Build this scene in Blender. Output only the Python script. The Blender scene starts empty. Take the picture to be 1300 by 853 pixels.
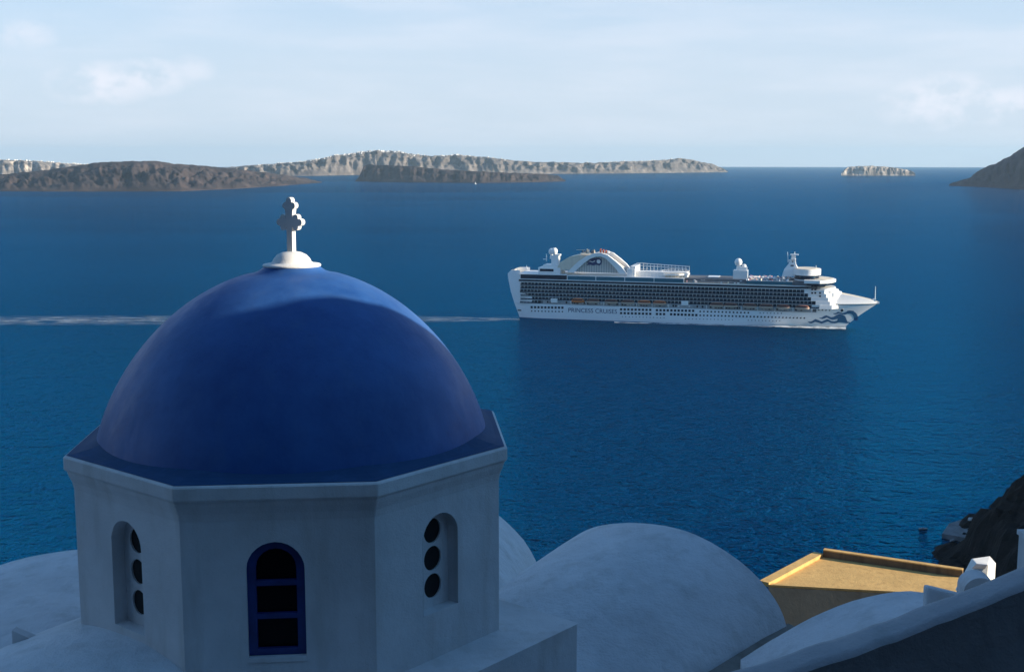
import bpy, bmesh, math, random
import numpy as np
from mathutils import Vector, Matrix, noise
from mathutils.geometry import tessellate_polygon

random.seed(7)
SC = bpy.context.scene
COL = SC.collection
R_ = math.radians

# ------------------------------------------------------------------ camera
F, TH, EYE = 1560.0, R_(8.19), 125.0          # focal length in photo pixels, pitch, height over the sea
cam = bpy.data.cameras.new('camera'); camo = bpy.data.objects.new('camera', cam); COL.objects.link(camo)
cam.sensor_width = 36; cam.lens = 36 * F / 1300; cam.clip_start = .1; cam.clip_end = 200000
camo.location = (0, 0, EYE); camo.rotation_euler = (math.pi / 2 - TH, 0, 0)
SC.camera = camo

# ------------------------------------------------------------------ sky, sun, exposure
SUN_AZ, SUN_EL = R_(100), R_(17)
SUN_DIR = Vector((math.sin(SUN_AZ) * math.cos(SUN_EL), math.cos(SUN_AZ) * math.cos(SUN_EL), math.sin(SUN_EL)))
world = bpy.data.worlds.new('World'); SC.world = world; world.use_nodes = True
nt = world.node_tree; N = nt.nodes; L = nt.links
N.clear()
wout = N.new('ShaderNodeOutputWorld'); bg = N.new('ShaderNodeBackground'); bg.inputs['Strength'].default_value = .06
sky = N.new('ShaderNodeTexSky'); sky.sky_type = 'NISHITA'; sky.sun_disc = False
sky.sun_elevation = SUN_EL; sky.sun_rotation = SUN_AZ; sky.altitude = 120
sky.air_density = 1.0; sky.dust_density = .3; sky.ozone_density = 4.0
tc = N.new('ShaderNodeTexCoord')
def wmath(op, a, b=None, c=None):
    n = N.new('ShaderNodeMath'); n.operation = op
    for i, v in enumerate((a, b, c)):
        if v is None: continue
        if isinstance(v, (int, float)): n.inputs[i].default_value = v
        else: L.new(v, n.inputs[i])
    return n.outputs[0]
def wdir(px, py):
    x, y = (px - 650) / F, (426.5 - py) / F
    return Vector((x, math.cos(TH) + y * math.sin(TH), -math.sin(TH) + y * math.cos(TH))).normalized()
sep = N.new('ShaderNodeSeparateXYZ'); L.new(tc.outputs['Generated'], sep.inputs[0])
def cloud_noise(scale, sz, detail, lo, hi):
    mp = N.new('ShaderNodeMapping'); mp.inputs['Scale'].default_value = (scale, scale, scale * sz)
    L.new(tc.outputs['Generated'], mp.inputs[0])
    no = N.new('ShaderNodeTexNoise'); no.inputs['Scale'].default_value = 1; no.inputs['Detail'].default_value = detail
    no.inputs['Roughness'].default_value = .58
    L.new(mp.outputs[0], no.inputs[0])
    mr = N.new('ShaderNodeMapRange'); mr.interpolation_type = 'SMOOTHSTEP'
    mr.inputs[1].default_value = lo; mr.inputs[2].default_value = hi
    L.new(no.outputs[0], mr.inputs[0]); return mr.outputs[0]
def blob(px, py, rx, ry):
    d = wdir(px, py)
    dx = wmath('DIVIDE', wmath('SUBTRACT', sep.outputs[0], d.x), rx / F)
    dz = wmath('DIVIDE', wmath('SUBTRACT', sep.outputs[2], d.z), ry / F)
    q = wmath('ADD', wmath('MULTIPLY', dx, dx), wmath('MULTIPLY', dz, dz))
    front = wmath('GREATER_THAN', sep.outputs[1], 0)
    return wmath('MULTIPLY', wmath('MAXIMUM', wmath('SUBTRACT', 1, q), 0), front)
puffs = wmath('MAXIMUM', wmath('MAXIMUM', blob(125, 106, 75, 30), blob(188, 98, 52, 26)),
              wmath('MAXIMUM', blob(1200, 130, 85, 42), blob(1272, 134, 60, 28)))
puffs = wmath('MAXIMUM', puffs, wmath('MULTIPLY', wmath('MAXIMUM', blob(245, 90, 30, 22), blob(30, 45, 40, 22)), .6))
pn = cloud_noise(30, 1.7, 8, .36, .62)
puff = wmath('MULTIPLY', wmath('MULTIPLY', puffs, pn), .8)
veil = wmath('MULTIPLY', cloud_noise(5, 7, 6, .36, .82), .38)
cl = wmath('MINIMUM', wmath('MAXIMUM', puff, veil), 1)
tint = N.new('ShaderNodeMix'); tint.data_type = 'RGBA'; tint.blend_type = 'MULTIPLY'; tint.inputs[0].default_value = 1
tint.inputs[7].default_value = (.26, 1.42, 1.78, 1)
L.new(sky.outputs[0], tint.inputs[6])
# pale high haze that thickens towards the horizon, then the clouds
up_ = wmath('MAXIMUM', sep.outputs[2], 0)
up_ = wmath('DIVIDE', up_, .27)
hz_f = wmath('MULTIPLY', wmath('POWER', 2.718, wmath('MULTIPLY', wmath('MULTIPLY', up_, up_), -1)), .94)
hm = N.new('ShaderNodeMix'); hm.data_type = 'RGBA'; hm.inputs[7].default_value = (6.0, 6.55, 7.6, 1)
L.new(hz_f, hm.inputs[0]); L.new(tint.outputs[2], hm.inputs[6])
cm = N.new('ShaderNodeMix'); cm.data_type = 'RGBA'; cm.inputs[7].default_value = (8.0, 8.1, 8.9, 1)
L.new(cl, cm.inputs[0]); L.new(hm.outputs[2], cm.inputs[6])
L.new(cm.outputs[2], bg.inputs['Color']); L.new(bg.outputs[0], wout.inputs['Surface'])

sun = bpy.data.lights.new('sun', 'SUN'); sun.energy = 4.5; sun.angle = R_(.53); sun.color = (1, .86, .66)
suno = bpy.data.objects.new('sun', sun); COL.objects.link(suno); suno.location = (300, 0, 300)
suno.rotation_euler = (-SUN_DIR).to_track_quat('-Z', 'Y').to_euler()
vs = SC.view_settings; vs.view_transform = 'Standard'; vs.look = 'None'; vs.gamma = 1; vs.exposure = 1.0
try: vs.use_curve_mapping = False
except Exception: pass
SC.render.engine = 'CYCLES'
SC.cycles.max_bounces = 8; SC.cycles.volume_bounces = 0
SC.cycles.sample_clamp_direct = 6; SC.cycles.sample_clamp_indirect = 4

# ------------------------------------------------------------------ helpers
def ray(px, py):
    x, y = (px - 650) / F, (426.5 - py) / F
    return Vector((x, math.cos(TH) + y * math.sin(TH), -math.sin(TH) + y * math.cos(TH)))
def atY(px, py, Y):
    d = ray(px, py); return Vector((0, 0, EYE)) + d * (Y / d.y)
def atZ(px, py, Z):
    d = ray(px, py); return Vector((0, 0, EYE)) + d * ((Z - EYE) / d.z)
ER = 6.371e6
def sea_z(r): return -r * r / (2 * ER)

def tag(o, label=None, cat=None, group=None, kind=None):
    if label: o['label'] = label
    if cat: o['category'] = cat
    if group: o['group'] = group
    if kind: o['kind'] = kind
    return o
def empty(name, loc=(0, 0, 0), rz=0.0, label=None, cat=None, group=None, parent=None):
    o = bpy.data.objects.new(name, None); COL.objects.link(o); o.location = loc; o.rotation_euler = (0, 0, rz)
    o.empty_display_size = .5
    if parent: o.parent = parent
    return tag(o, label, cat, group)

class MB:
    def __init__(s): s.v = []; s.f = []; s.m = []; s.sm = []
    def add(s, vs, fs, mat=0, smooth=False):
        b = len(s.v); s.v += [tuple(v) for v in vs]
        for f in fs: s.f.append(tuple(b + i for i in f)); s.m.append(mat); s.sm.append(smooth)
    def box(s, c, d, mat=0, rz=0.0, taper=1.0):
        x, y, z = (d[0] / 2, d[1] / 2, d[2] / 2); vs = []
        for k, t in ((-1, 1), (1, taper)):
            for i, j in ((-1, -1), (1, -1), (1, 1), (-1, 1)):
                p = Vector((i * x * t, j * y * t, k * z)); p.rotate(Matrix.Rotation(rz, 3, 'Z')); vs.append(p + Vector(c))
        s.add(vs, [(3, 2, 1, 0), (4, 5, 6, 7), (0, 1, 5, 4), (1, 2, 6, 5), (2, 3, 7, 6), (3, 0, 4, 7)], mat)
    def hexa(s, lo, hi, mat=0):            # two quads with matching corners
        s.add(list(lo) + list(hi), [(3, 2, 1, 0), (4, 5, 6, 7), (0, 1, 5, 4), (1, 2, 6, 5), (2, 3, 7, 6), (3, 0, 4, 7)], mat)
    def prism(s, poly, z0, z1, mat=0, smooth=False):
        n = len(poly)
        s.add([(p[0], p[1], z0) for p in poly] + [(p[0], p[1], z1) for p in poly],
              [(i, (i + 1) % n, n + (i + 1) % n, n + i) for i in range(n)], mat, smooth)
        s.add([(p[0], p[1], z1) for p in poly], [tuple(range(n))], mat)
        s.add([(p[0], p[1], z0) for p in poly], [tuple(range(n - 1, -1, -1))], mat)
    def loft(s, rings, mat=0, smooth=True, closed=True, caps=True):
        n = len(rings[0]); b = []
        for r in rings: b += list(r)
        fs = []
        for k in range(len(rings) - 1):
            for i in range(n if closed else n - 1):
                j = (i + 1) % n
                fs.append((k * n + i, k * n + j, (k + 1) * n + j, (k + 1) * n + i))
        s.add(b, fs, mat, smooth)
        if caps and closed:
            s.add(list(rings[0]), [tuple(range(n - 1, -1, -1))], mat); s.add(list(rings[-1]), [tuple(range(n))], mat)
    def tube(s, p0, p1, r0, r1=None, n=8, mat=0):
        r1 = r0 if r1 is None else r1; p0 = Vector(p0); p1 = Vector(p1)
        d = (p1 - p0).normalized(); a = d.orthogonal().normalized(); b = d.cross(a)
        s.loft([[p + (a * math.cos(t) + b * math.sin(t)) * r for t in [2 * math.pi * i / n for i in range(n)]] for p, r in ((p0, r0), (p1, r1))], mat)
    def ball(s, c, r, mat=0, n=14, sc=(1, 1, 1)):
        rings = []
        for k in range(1, n // 2):
            a = -math.pi / 2 + math.pi * k / (n // 2)
            rings.append([(c[0] + r * sc[0] * math.cos(a) * math.cos(2 * math.pi * i / n), c[1] + r * sc[1] * math.cos(a) * math.sin(2 * math.pi * i / n), c[2] + r * sc[2] * math.sin(a)) for i in range(n)])
        s.loft(rings, mat, True, True, True)
    def revolve(s, prof, c=(0, 0), n=64, mat=0):
        s.loft([[(c[0] + r * math.cos(2 * math.pi * i / n), c[1] + r * math.sin(2 * math.pi * i / n), z) for i in range(n)] for r, z in prof], mat, True, True, False)
    def grid(s, P, mat=0, smooth=True, flip=False):
        m = len(P[0]); vs = [p for row in P for p in row]; fs = []
        for i in range(len(P) - 1):
            for j in range(m - 1):
                q = (i * m + j, i * m + j + 1, (i + 1) * m + j + 1, (i + 1) * m + j)
                fs.append(q[::-1] if flip else q)
        s.add(vs, fs, mat, smooth)
    def build(s, name, mats, parent=None, weld=None):
        me = bpy.data.meshes.new(name); me.from_pydata(s.v, [], s.f)
        if not isinstance(mats, (list, tuple)): mats = [mats]
        for m in mats: me.materials.append(m)
        me.polygons.foreach_set('material_index', s.m); me.polygons.foreach_set('use_smooth', s.sm)
        if weld:
            bm = bmesh.new(); bm.from_mesh(me); bmesh.ops.remove_doubles(bm, verts=bm.verts, dist=weld); bm.to_mesh(me); bm.free()
        me.update()
        o = bpy.data.objects.new(name, me); COL.objects.link(o)
        if parent: o.parent = parent
        return o
def bevel(o, w, seg=2):
    m = o.modifiers.new('bevel', 'BEVEL'); m.width = w; m.segments = seg; m.limit_method = 'ANGLE'; m.angle_limit = R_(40)
    return o

# ------------------------------------------------------------------ materials
def newmat(name):
    m = bpy.data.materials.new(name); m.use_nodes = True
    nt = m.node_tree; return m, nt, nt.nodes['Principled BSDF']
def ramp(nt, stops, src):
    r = nt.nodes.new('ShaderNodeValToRGB'); e = r.color_ramp.elements
    while len(e) < len(stops): e.new(.5)
    for x, (p, c) in zip(e, stops): x.position = p; x.color = (*c, 1) if len(c) == 3 else c
    nt.links.new(src, r.inputs[0]); return r.outputs[0]
def noise_n(nt, scale, detail=5, rough=.6, sc3=(1, 1, 1), dist=0.0, coord='Object'):
    t = nt.nodes.new('ShaderNodeTexCoord'); mp = nt.nodes.new('ShaderNodeMapping'); mp.inputs['Scale'].default_value = sc3
    nt.links.new(t.outputs[coord], mp.inputs[0])
    n = nt.nodes.new('ShaderNodeTexNoise'); n.inputs['Scale'].default_value = scale; n.inputs['Detail'].default_value = detail
    n.inputs['Roughness'].default_value = rough; n.inputs['Distortion'].default_value = dist
    nt.links.new(mp.outputs[0], n.inputs[0]); return n.outputs[0]
def bump(nt, b, h, strength, dist):
    n = nt.nodes.new('ShaderNodeBump'); n.inputs['Strength'].default_value = strength; n.inputs['Distance'].default_value = dist
    nt.links.new(h, n.inputs['Height']); nt.links.new(n.outputs[0], b.inputs['Normal']); return n
def mixc(nt, fac, a, b, mode='MIX'):
    n = nt.nodes.new('ShaderNodeMix'); n.data_type = 'RGBA'; n.blend_type = mode
    for i, v in ((0, fac), (6, a), (7, b)):
        if isinstance(v, (int, float)): n.inputs[i].default_value = v
        elif isinstance(v, tuple): n.inputs[i].default_value = (*v, 1)
        else: nt.links.new(v, n.inputs[i])
    return n.outputs[2]
def nmath(nt, op, a, b=None):
    n = nt.nodes.new('ShaderNodeMath'); n.operation = op
    for i, v in enumerate((a, b)):
        if v is None: continue
        if isinstance(v, (int, float)): n.inputs[i].default_value = v
        else: nt.links.new(v, n.inputs[i])
    return n.outputs[0]
def mrange(nt, v, a, b, c, d):
    n = nt.nodes.new('ShaderNodeMapRange'); nt.links.new(v, n.inputs[0])
    for i, x in enumerate((a, b, c, d)): n.inputs[i + 1].default_value = x
    return n.outputs[0]

def plaster(name, col, dirt=(.36, .34, .31), bs=.5, dirt_amt=.45, fine=55, rough=.9):
    m, nt, b = newmat(name)
    big = noise_n(nt, .9, 6, .62)
    streak = noise_n(nt, 3.2, 5, .6, (1, 1, .16))
    c1 = mixc(nt, mrange(nt, big, .3, .75, 0, 1), col, tuple(x * .76 for x in col))
    c2 = mixc(nt, nmath(nt, 'MULTIPLY', mrange(nt, streak, .50, .74, 0, 1), dirt_amt), c1, dirt)
    sp = noise_n(nt, 26, 3, .7)
    c3 = mixc(nt, nmath(nt, 'MULTIPLY', mrange(nt, sp, .66, .74, 0, 1), .35), c2, dirt)
    nt.links.new(c3, b.inputs['Base Color']); b.inputs['Roughness'].default_value = rough
    b.inputs['Specular IOR Level'].default_value = .25
    h = nmath(nt, 'ADD', nmath(nt, 'MULTIPLY', noise_n(nt, fine, 4, .65), .35), noise_n(nt, 5, 5, .6))
    bump(nt, b, h, bs, .03); return m
def plain(name, col, rough=.6, metal=0.0, var=.0, vs=1.0):
    m, nt, b = newmat(name); b.inputs['Roughness'].default_value = rough; b.inputs['Metallic'].default_value = metal
    if var:
        n = noise_n(nt, vs, 4, .6)
        nt.links.new(mixc(nt, mrange(nt, n, .3, .7, 0, 1), tuple(x * (1 + var) for x in col), tuple(x * (1 - var) for x in col)), b.inputs['Base Color'])
    else: b.inputs['Base Color'].default_value = (*col, 1)
    return m

M = {}
M['white'] = plaster('limewash_white', (.66, .66, .67))
M['roofwhite'] = plaster('limewash_roof', (.66, .67, .69), dirt=(.36, .365, .36), bs=1.0, dirt_amt=.5, fine=30)
M['cap'] = plaster('fresh_limewash', (.80, .79, .76), dirt_amt=.1, bs=.3)
M['dimmed'] = plaster('dimmed_limewash', (.35, .36, .38), dirt=(.18, .22, .22), bs=.8, dirt_amt=.6, fine=30)  # wall top limewash, darkened in colour to carry the frame's vignette
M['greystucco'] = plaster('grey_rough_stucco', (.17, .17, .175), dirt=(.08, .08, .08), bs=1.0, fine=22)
M['ochre'] = plaster('ochre_screed', (.70, .44, .165), dirt=(.46, .27, .10), bs=.5, dirt_amt=.85, fine=20)
M['beige'] = plaster('beige_render', (.40, .34, .25), dirt=(.22, .18, .13), bs=.5)
M['shadebeige'] = plaster('shaded_dirty_render', (.20, .15, .10), dirt=(.06, .05, .04), bs=.6, dirt_amt=.8)  # far parapet: dirt, plus its inner face's shade put into the colour
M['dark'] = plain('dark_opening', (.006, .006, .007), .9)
M['stain'] = plaster('dirty_gutter', (.22, .21, .19), dirt=(.09, .09, .08), bs=.8, dirt_amt=.8)

def blue_paint(name, a, bcol, rough=.42, coat=.12):
    m, nt, b = newmat(name)
    n = noise_n(nt, 1.3, 6, .65); n2 = noise_n(nt, 4, 6, .7, (1, 1, .35))
    c = mixc(nt, mrange(nt, n, .32, .7, 0, 1), a, bcol)
    c = mixc(nt, nmath(nt, 'MULTIPLY', mrange(nt, n2, .5, .75, 0, 1), .45), c, (.05, .12, .27))
    n3 = noise_n(nt, 9, 7, .75)
    c = mixc(nt, nmath(nt, 'MULTIPLY', mrange(nt, n3, .58, .72, 0, 1), .3), c, (.015, .04, .15))
    nt.links.new(c, b.inputs['Base Color'])
    nt.links.new(mrange(nt, n2, .3, .7, rough - .08, rough + .1), b.inputs['Roughness'])
    b.inputs['Specular IOR Level'].default_value = .3; b.inputs['Coat Weight'].default_value = coat; b.inputs['Coat Roughness'].default_value = .3
    bump(nt, b, nmath(nt, 'ADD', noise_n(nt, 3, 4, .6), nmath(nt, 'MULTIPLY', noise_n(nt, 60, 3, .6), .12)), .35, .02); return m
M['dome'] = blue_paint('dome_blue_paint', (.012, .062, .225), (.032, .115, .335), .5, 0)
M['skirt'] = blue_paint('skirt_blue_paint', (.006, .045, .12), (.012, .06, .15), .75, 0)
M['frameblue'] = plain('window_blue_paint', (.010, .028, .15), .5, 0, .25, 6)
M['pane'] = plain('dark_glass', (.003, .003, .005), .35); M['pane'].node_tree.nodes['Principled BSDF'].inputs['Specular IOR Level'].default_value = .1

def rock_mat(name, cols, scale, strata=0.0, bs=.6, bd=1.0, sc3=(1, 1, 1), light=None, light_rng=(.55, .68), lsc=(1, 1, .12), lscale=None):
    m, nt, b = newmat(name)
    n = noise_n(nt, scale, 9, .68, sc3)
    c = ramp(nt, [(.25, cols[0]), (.45, cols[1]), (.62, cols[2])], n)
    if light:
        n2 = noise_n(nt, lscale or scale * .7, 7, .65, lsc, 1.2)
        c = mixc(nt, mrange(nt, n2, light_rng[0], light_rng[1], 0, 1), c, light)
    if strata:
        n3 = noise_n(nt, strata, 5, .6, (.05, .05, 1))
        c = mixc(nt, nmath(nt, 'MULTIPLY', mrange(nt, n3, .45, .6, 0, 1), .55), c, cols[0])
    nt.links.new(c, b.inputs['Base Color']); b.inputs['Roughness'].default_value = .95; b.inputs['Specular IOR Level'].default_value = .15
    bump(nt, b, noise_n(nt, scale * 2.3, 8, .7), bs, bd); return m

# ------------------------------------------------------------------ sea
def sea_mat():
    m, nt, b = newmat('sea_water')
    lane = noise_n(nt, .0021, 5, .6, (1, 2.6, 1), .6)
    lane2 = noise_n(nt, .00035, 4, .55, (1, 3.0, 1), .4)
    c = mixc(nt, mrange(nt, lane, .35, .68, 0, 1), (.0003, .011, .029), (.0005, .018, .046))
    big = noise_n(nt, .040, 1, .5, (1, 1.5, 1), .4)
    mid = noise_n(nt, .19, 1.5, .5, (1, 1.3, 1), .5)
    sml = noise_n(nt, .62, 2, .5, (1, 1.1, 1), .3)
    h = nmath(nt, 'ADD', nmath(nt, 'MULTIPLY', big, 2.0), nmath(nt, 'ADD', nmath(nt, 'MULTIPLY', mid, 1.5), nmath(nt, 'MULTIPLY', sml, .75)))
    h = nmath(nt, 'MULTIPLY', h, mrange(nt, lane, .3, .7, .75, 1.25))
    bn = bump(nt, b, h, 1.0, 2.1)
    nt.nodes.remove(b)
    df = nt.nodes.new('ShaderNodeBsdfDiffuse'); gl = nt.nodes.new('ShaderNodeBsdfGlossy'); fr = nt.nodes.new('ShaderNodeFresnel'); mx = nt.nodes.new('ShaderNodeMixShader')
    nt.links.new(c, df.inputs['Color']); gl.inputs['Color'].default_value = (.005, .51, .97, 1)
    nt.links.new(mrange(nt, lane2, .35, .65, .07, .14), gl.inputs['Roughness']); fr.inputs['IOR'].default_value = 1.19
    for n in (df, gl, fr): nt.links.new(bn.outputs[0], n.inputs['Normal'])
    nt.links.new(nmath(nt, 'MULTIPLY', fr.outputs[0], .30), mx.inputs[0])
    nt.links.new(df.outputs[0], mx.inputs[1]); nt.links.new(gl.outputs[0], mx.inputs[2])
    nt.links.new(mx.outputs[0], nt.nodes['Material Output'].inputs['Surface'])
    return m
M['sea'] = sea_mat()
mb = MB(); nseg = 512
rr = [0.5, 60, 120, 200] + [200 * (1.06 ** k) for k in range(1, 93)]
rr = [r for r in rr if r < 43500] + [44000]
mb.loft([[(r * math.cos(2 * math.pi * i / nseg), r * math.sin(2 * math.pi * i / nseg), sea_z(r)) for i in range(nseg)] for r in rr], 0, True, True, False)
tag(mb.build('sea', M['sea']), kind='structure')

# ------------------------------------------------------------------ hillside down to the sea
coast = [(-900, 60), (-400, 130), (-160, 205), (-40, 222), (40, 232), (95, 262), (118, 312), (128, 352), (131, 372), (134, 386), (146, 392),
         (153, 410), (163, 428), (190, 446), (230, 430), (300, 436), (420, 400), (900, 420)]
def hill_height(X, Y):
    d = np.full(X.shape, 1e9); sgn = np.zeros(X.shape)
    for (x0, y0), (x1, y1) in zip(coast[:-1], coast[1:]):
        dx, dy = x1 - x0, y1 - y0; l2 = dx * dx + dy * dy
        t = np.clip(((X - x0) * dx + (Y - y0) * dy) / l2, 0, 1)
        dd = np.hypot(X - x0 - t * dx, Y - y0 - t * dy)
        side = np.sign(dx * (Y - y0) - dy * (X - x0))
        m = dd < d; d = np.where(m, dd, d); sgn = np.where(m, side, sgn)
    d = -d * sgn
    prof_d = [-60, -12, 0, 3, 10, 15, 40, 75, 165, 200, 211, 225, 236, 244, 420]
    prof_z = [-25, -6, -.5, 2, 4, 16, 33, 48, 88, 106, 112, 116.5, 118.5, 122, 400]  # last rise: unseen slope behind the camera, steepened to cut sky light
    return np.interp(d, prof_d, prof_z), d
xs = np.arange(-260, 460, 2.4); ys = np.arange(-190, 470, 2.4)
X, Y = np.meshgrid(xs, ys); Z, D = hill_height(X, Y)
cap = 115 + np.clip((-62 - Y) * 1.2, 0, 200)                # unseen sunward slope capped low to keep the sun open
wgt = np.clip((X - 14) / 14, 0, 1)
Z = np.where(wgt > 0, Z * (1 - wgt) + np.minimum(Z, cap) * wgt, Z)
for i in range(X.shape[0]):
    for j in range(X.shape[1]):
        dd = D[i, j]
        if dd < -40: continue
        a = min(max((dd + 6) / 16, 0.12), 1) * (1 if dd < 190 else (.25 if dd < 240 else 1.0))
        p = Vector((X[i, j], Y[i, j], 0))
        r = noise.fractal(p * .035, 1.0, 2.1, 6) * 6 + (noise.ridged_multi_fractal(p * .09, 1.0, 2.1, 4, 1.0, 2.0) - 1.2) * 3.6 + (noise.ridged_multi_fractal(p * .22 + Vector((9, 3, 1)), 1.0, 2.1, 3, 1.0, 2.0) - 1.2) * 1.5
        if 190 <= dd < 245: r = min(r, .6)
        Z[i, j] += r * a
mb = MB(); mb.grid([[(X[i, j], Y[i, j], Z[i, j]) for j in range(X.shape[1])] for i in range(X.shape[0])], 0, False)
M['hill'] = rock_mat('volcanic_rock', ((.004, .004, .004), (.009, .0085, .0085), (.022, .019, .018)), .09, 0, 1.0, 1.5, light=(.12, .08, .06), light_rng=(.68, .78), lsc=(1, 1, 1), lscale=.11)
tag(mb.build('hillside', M['hill']), kind='structure')

# ------------------------------------------------------------------ far islands
def interp(tab, x): return float(np.interp(x, [t[0] for t in tab], [t[1] for t in tab]))
def island(name, top, base, W, back, mat, shape, gully=0.0, rough=0.0, n=260, m=22, seed=0, jag=0.0, gf=.9):
    x0, x1 = top[0][0], top[-1][0]; P = []
    for i in range(n + 1):
        px = x0 + (x1 - x0) * i / n
        yt, yb = interp(top, px), interp(base, px)
        yt -= jag * noise.fractal(Vector((px * .12, seed, 3)), .9, 2.1, 5)
        yt = min(yt, yb - .15)
        d = ray(px, yb); a = -d.z / math.hypot(d.x, d.y)
        D = 2 * EYE / (a + math.sqrt(max(a * a - 2 * EYE / ER, 1e-12)))
        u = Vector((d.x, d.y, 0)).normalized()
        dt = ray(px, yt); at = dt.z / math.hypot(dt.x, dt.y)
        ends = min(1, (i + .3) / 14, (n - i + .3) / 14) ** .5
        Wi = W * ends; zb = sea_z(D); zc = EYE + at * (D + Wi)
        row = []
        for j in range(-1, m + 1):
            f = max(j, 0) / m
            g = shape(f)
            r = D + Wi * f
            q = Vector((u.x * r, u.y * r, 0))
            gl = noise.fractal(Vector((px * .10 + seed, f * gf, seed)), .8, 2.1, 5)
            r += gully * gl * math.sin(math.pi * min(f * 1.05, 1)) * ends
            z = zb + (zc - zb) * g
            z += rough * noise.fractal(Vector((px * .06, f * 4, seed + 5)), .9, 2.1, 6) * math.sin(math.pi * f) * min(1, (zc - zb) / 60)
            if j == -1: z = zb - 12
            row.append((u.x * r, u.y * r, z))
        for k, fz in ((.35, .8), (.7, .45), (1.0, 0.0)):
            r = D + Wi + back * k * ends + 1
            row.append((u.x * r, u.y * r, sea_z(r) - 12 + (zc - sea_z(r) + 12) * fz))
        P.append(row)
    mb = MB(); mb.grid(P, 0, True, True)
    return tag(mb.build(name, mat), kind='structure'), P
cliff_far = rock_mat('far_cliff_rock', ((.07, .06, .058), (.115, .10, .094), (.18, .158, .145)), .006, .02, .6, 14, light=(.40, .335, .28), light_rng=(.50, .74), lsc=(1, 1, .10), lscale=.008)
lava = rock_mat('dark_lava', ((.020, .016, .018), (.036, .028, .030), (.060, .046, .044)), .005, 0, .7, 8, light=(.15, .105, .09), light_rng=(.54, .78), lsc=(1, 1, .8), lscale=.0028)
pumice = rock_mat('pale_pumice', ((.09, .08, .075), (.16, .14, .13), (.27, .24, .21)), .01, .03, .6, 8, light=(.50, .44, .38), light_rng=(.48, .62), lsc=(1, 1, .15), lscale=.012)
brown = rock_mat('brown_headland', ((.045, .026, .030), (.075, .045, .046), (.115, .075, .070)), .008, .012, .7, 10)
cliffshape = lambda f: min(1, .12 * f + (1 - (1 - f) ** 2.2) * .9)
hillshape = lambda f: f ** .85
slopeshape = lambda f: 1 - (1 - f) ** 1.5
_, Pmain = island('caldera_ridge', [(270, 214), (300, 212), (330, 209), (372, 206.5), (400, 203), (430, 197), (460, 193), (484, 191.2), (505, 192.5), (520, 195), (548, 198.5), (585, 196.8), (620, 200), (660, 205), (700, 206.5), (740, 207), (790, 205.5), (828, 204.5), (850, 202.5), (864, 200.8), (880, 203.5), (900, 208), (915, 212.5), (924, 218)],
       [(270, 224), (400, 223.5), (450, 222.5), (700, 221), (800, 220.3), (924, 218.8)], 420, 900, cliff_far, cliffshape, 170, 22, 420, 24, 3, .9, 1.6)
_, Pleft = island('caldera_cliff', [(-60, 201), (-10, 203), (20, 203.5), (50, 205), (85, 208), (120, 209.5), (160, 211), (215, 212), (300, 213.5)],
       [(-60, 227), (300, 224)], 400, 900, pumice, cliffshape, 150, 15, 200, 16, 8, .6)
island('lava_island', [(-80, 224), (-20, 225), (0, 222), (30, 219), (60, 216), (100, 210), (130, 206), (165, 205), (200, 204.5), (222, 208), (250, 210), (285, 213), (320, 217), (360, 222), (392, 227), (409, 231.5)],
       [(-80, 243), (100, 243.5), (230, 243), (300, 240), (360, 236), (409, 232.2)], 950, 900, lava, hillshape, 70, 26, 320, 34, 12, .8, 4.0)
island('lava_islet', [(451, 230), (456, 224), (462, 212), (468, 208.5), (480, 210), (520, 211), (560, 215), (600, 217.5), (650, 219.5), (690, 221), (708, 223), (718, 229)],
       [(451, 230.5), (520, 231.8), (610, 232.5), (680, 231.5), (718, 230.5)], 330, 500, lava, slopeshape, 90, 18, 220, 16, 21, .8)
island('pale_islet', [(1068, 220), (1071, 215.5), (1076, 212.5), (1090, 211), (1105, 210.6), (1125, 212), (1145, 214.5), (1158, 217.5), (1162, 221)],
       [(1068, 223.3), (1162, 223.3)], 140, 300, pumice, cliffshape, 70, 8, 140, 14, 31, .7)
island('brown_headland', [(1205, 234), (1211, 231.5), (1220, 229.5), (1232, 225), (1240, 218), (1252, 211), (1258, 209), (1270, 204), (1282, 197), (1291, 190), (1300, 185.5), (1330, 170), (1380, 150), (1450, 138)],
       [(1205, 236), (1250, 238), (1300, 241), (1450, 246)], 700, 1500, brown, slopeshape, 120, 30, 200, 20, 41, 1.3)
# white villages strung along the far rims
mb = MB(); rnd = random.Random(4)
def village(P, i0, i1, cnt, lo, hi, s0=5, s1=13):
    for _ in range(cnt):
        i = min(int(rnd.triangular(i0, i1)), len(P) - 1); row = P[i]; j = rnd.randint(lo, hi)
        p = row[j]; w = rnd.uniform(s0, s1)
        mb.box((p[0] + rnd.uniform(-8, 8), p[1], p[2] + w * .25), (w, w * .9, w * .7), 0, rnd.uniform(0, 1.5))
nm = 21
village(Pmain, 60, 180, 130, nm - 2, nm + 1); village(Pmain, 150, 250, 60, nm - 1, nm + 1); village(Pmain, 300, 390, 50, nm - 1, nm + 1)
village(Pmain, 20, 90, 40, nm - 2, nm); village(Pleft, 20, 150, 70, 16, 17)
M['boatgrey'] = plain('boat_grey_paint', (.22, .23, .24), .6, 0, .2, 2)
M['farwhite'] = plain('far_white_houses', (.78, .77, .75), .9)
tag(mb.build('hilltop_village', M['farwhite']), 'white hilltop villages strung along the far cliff rims', 'village', kind='stuff')

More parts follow.
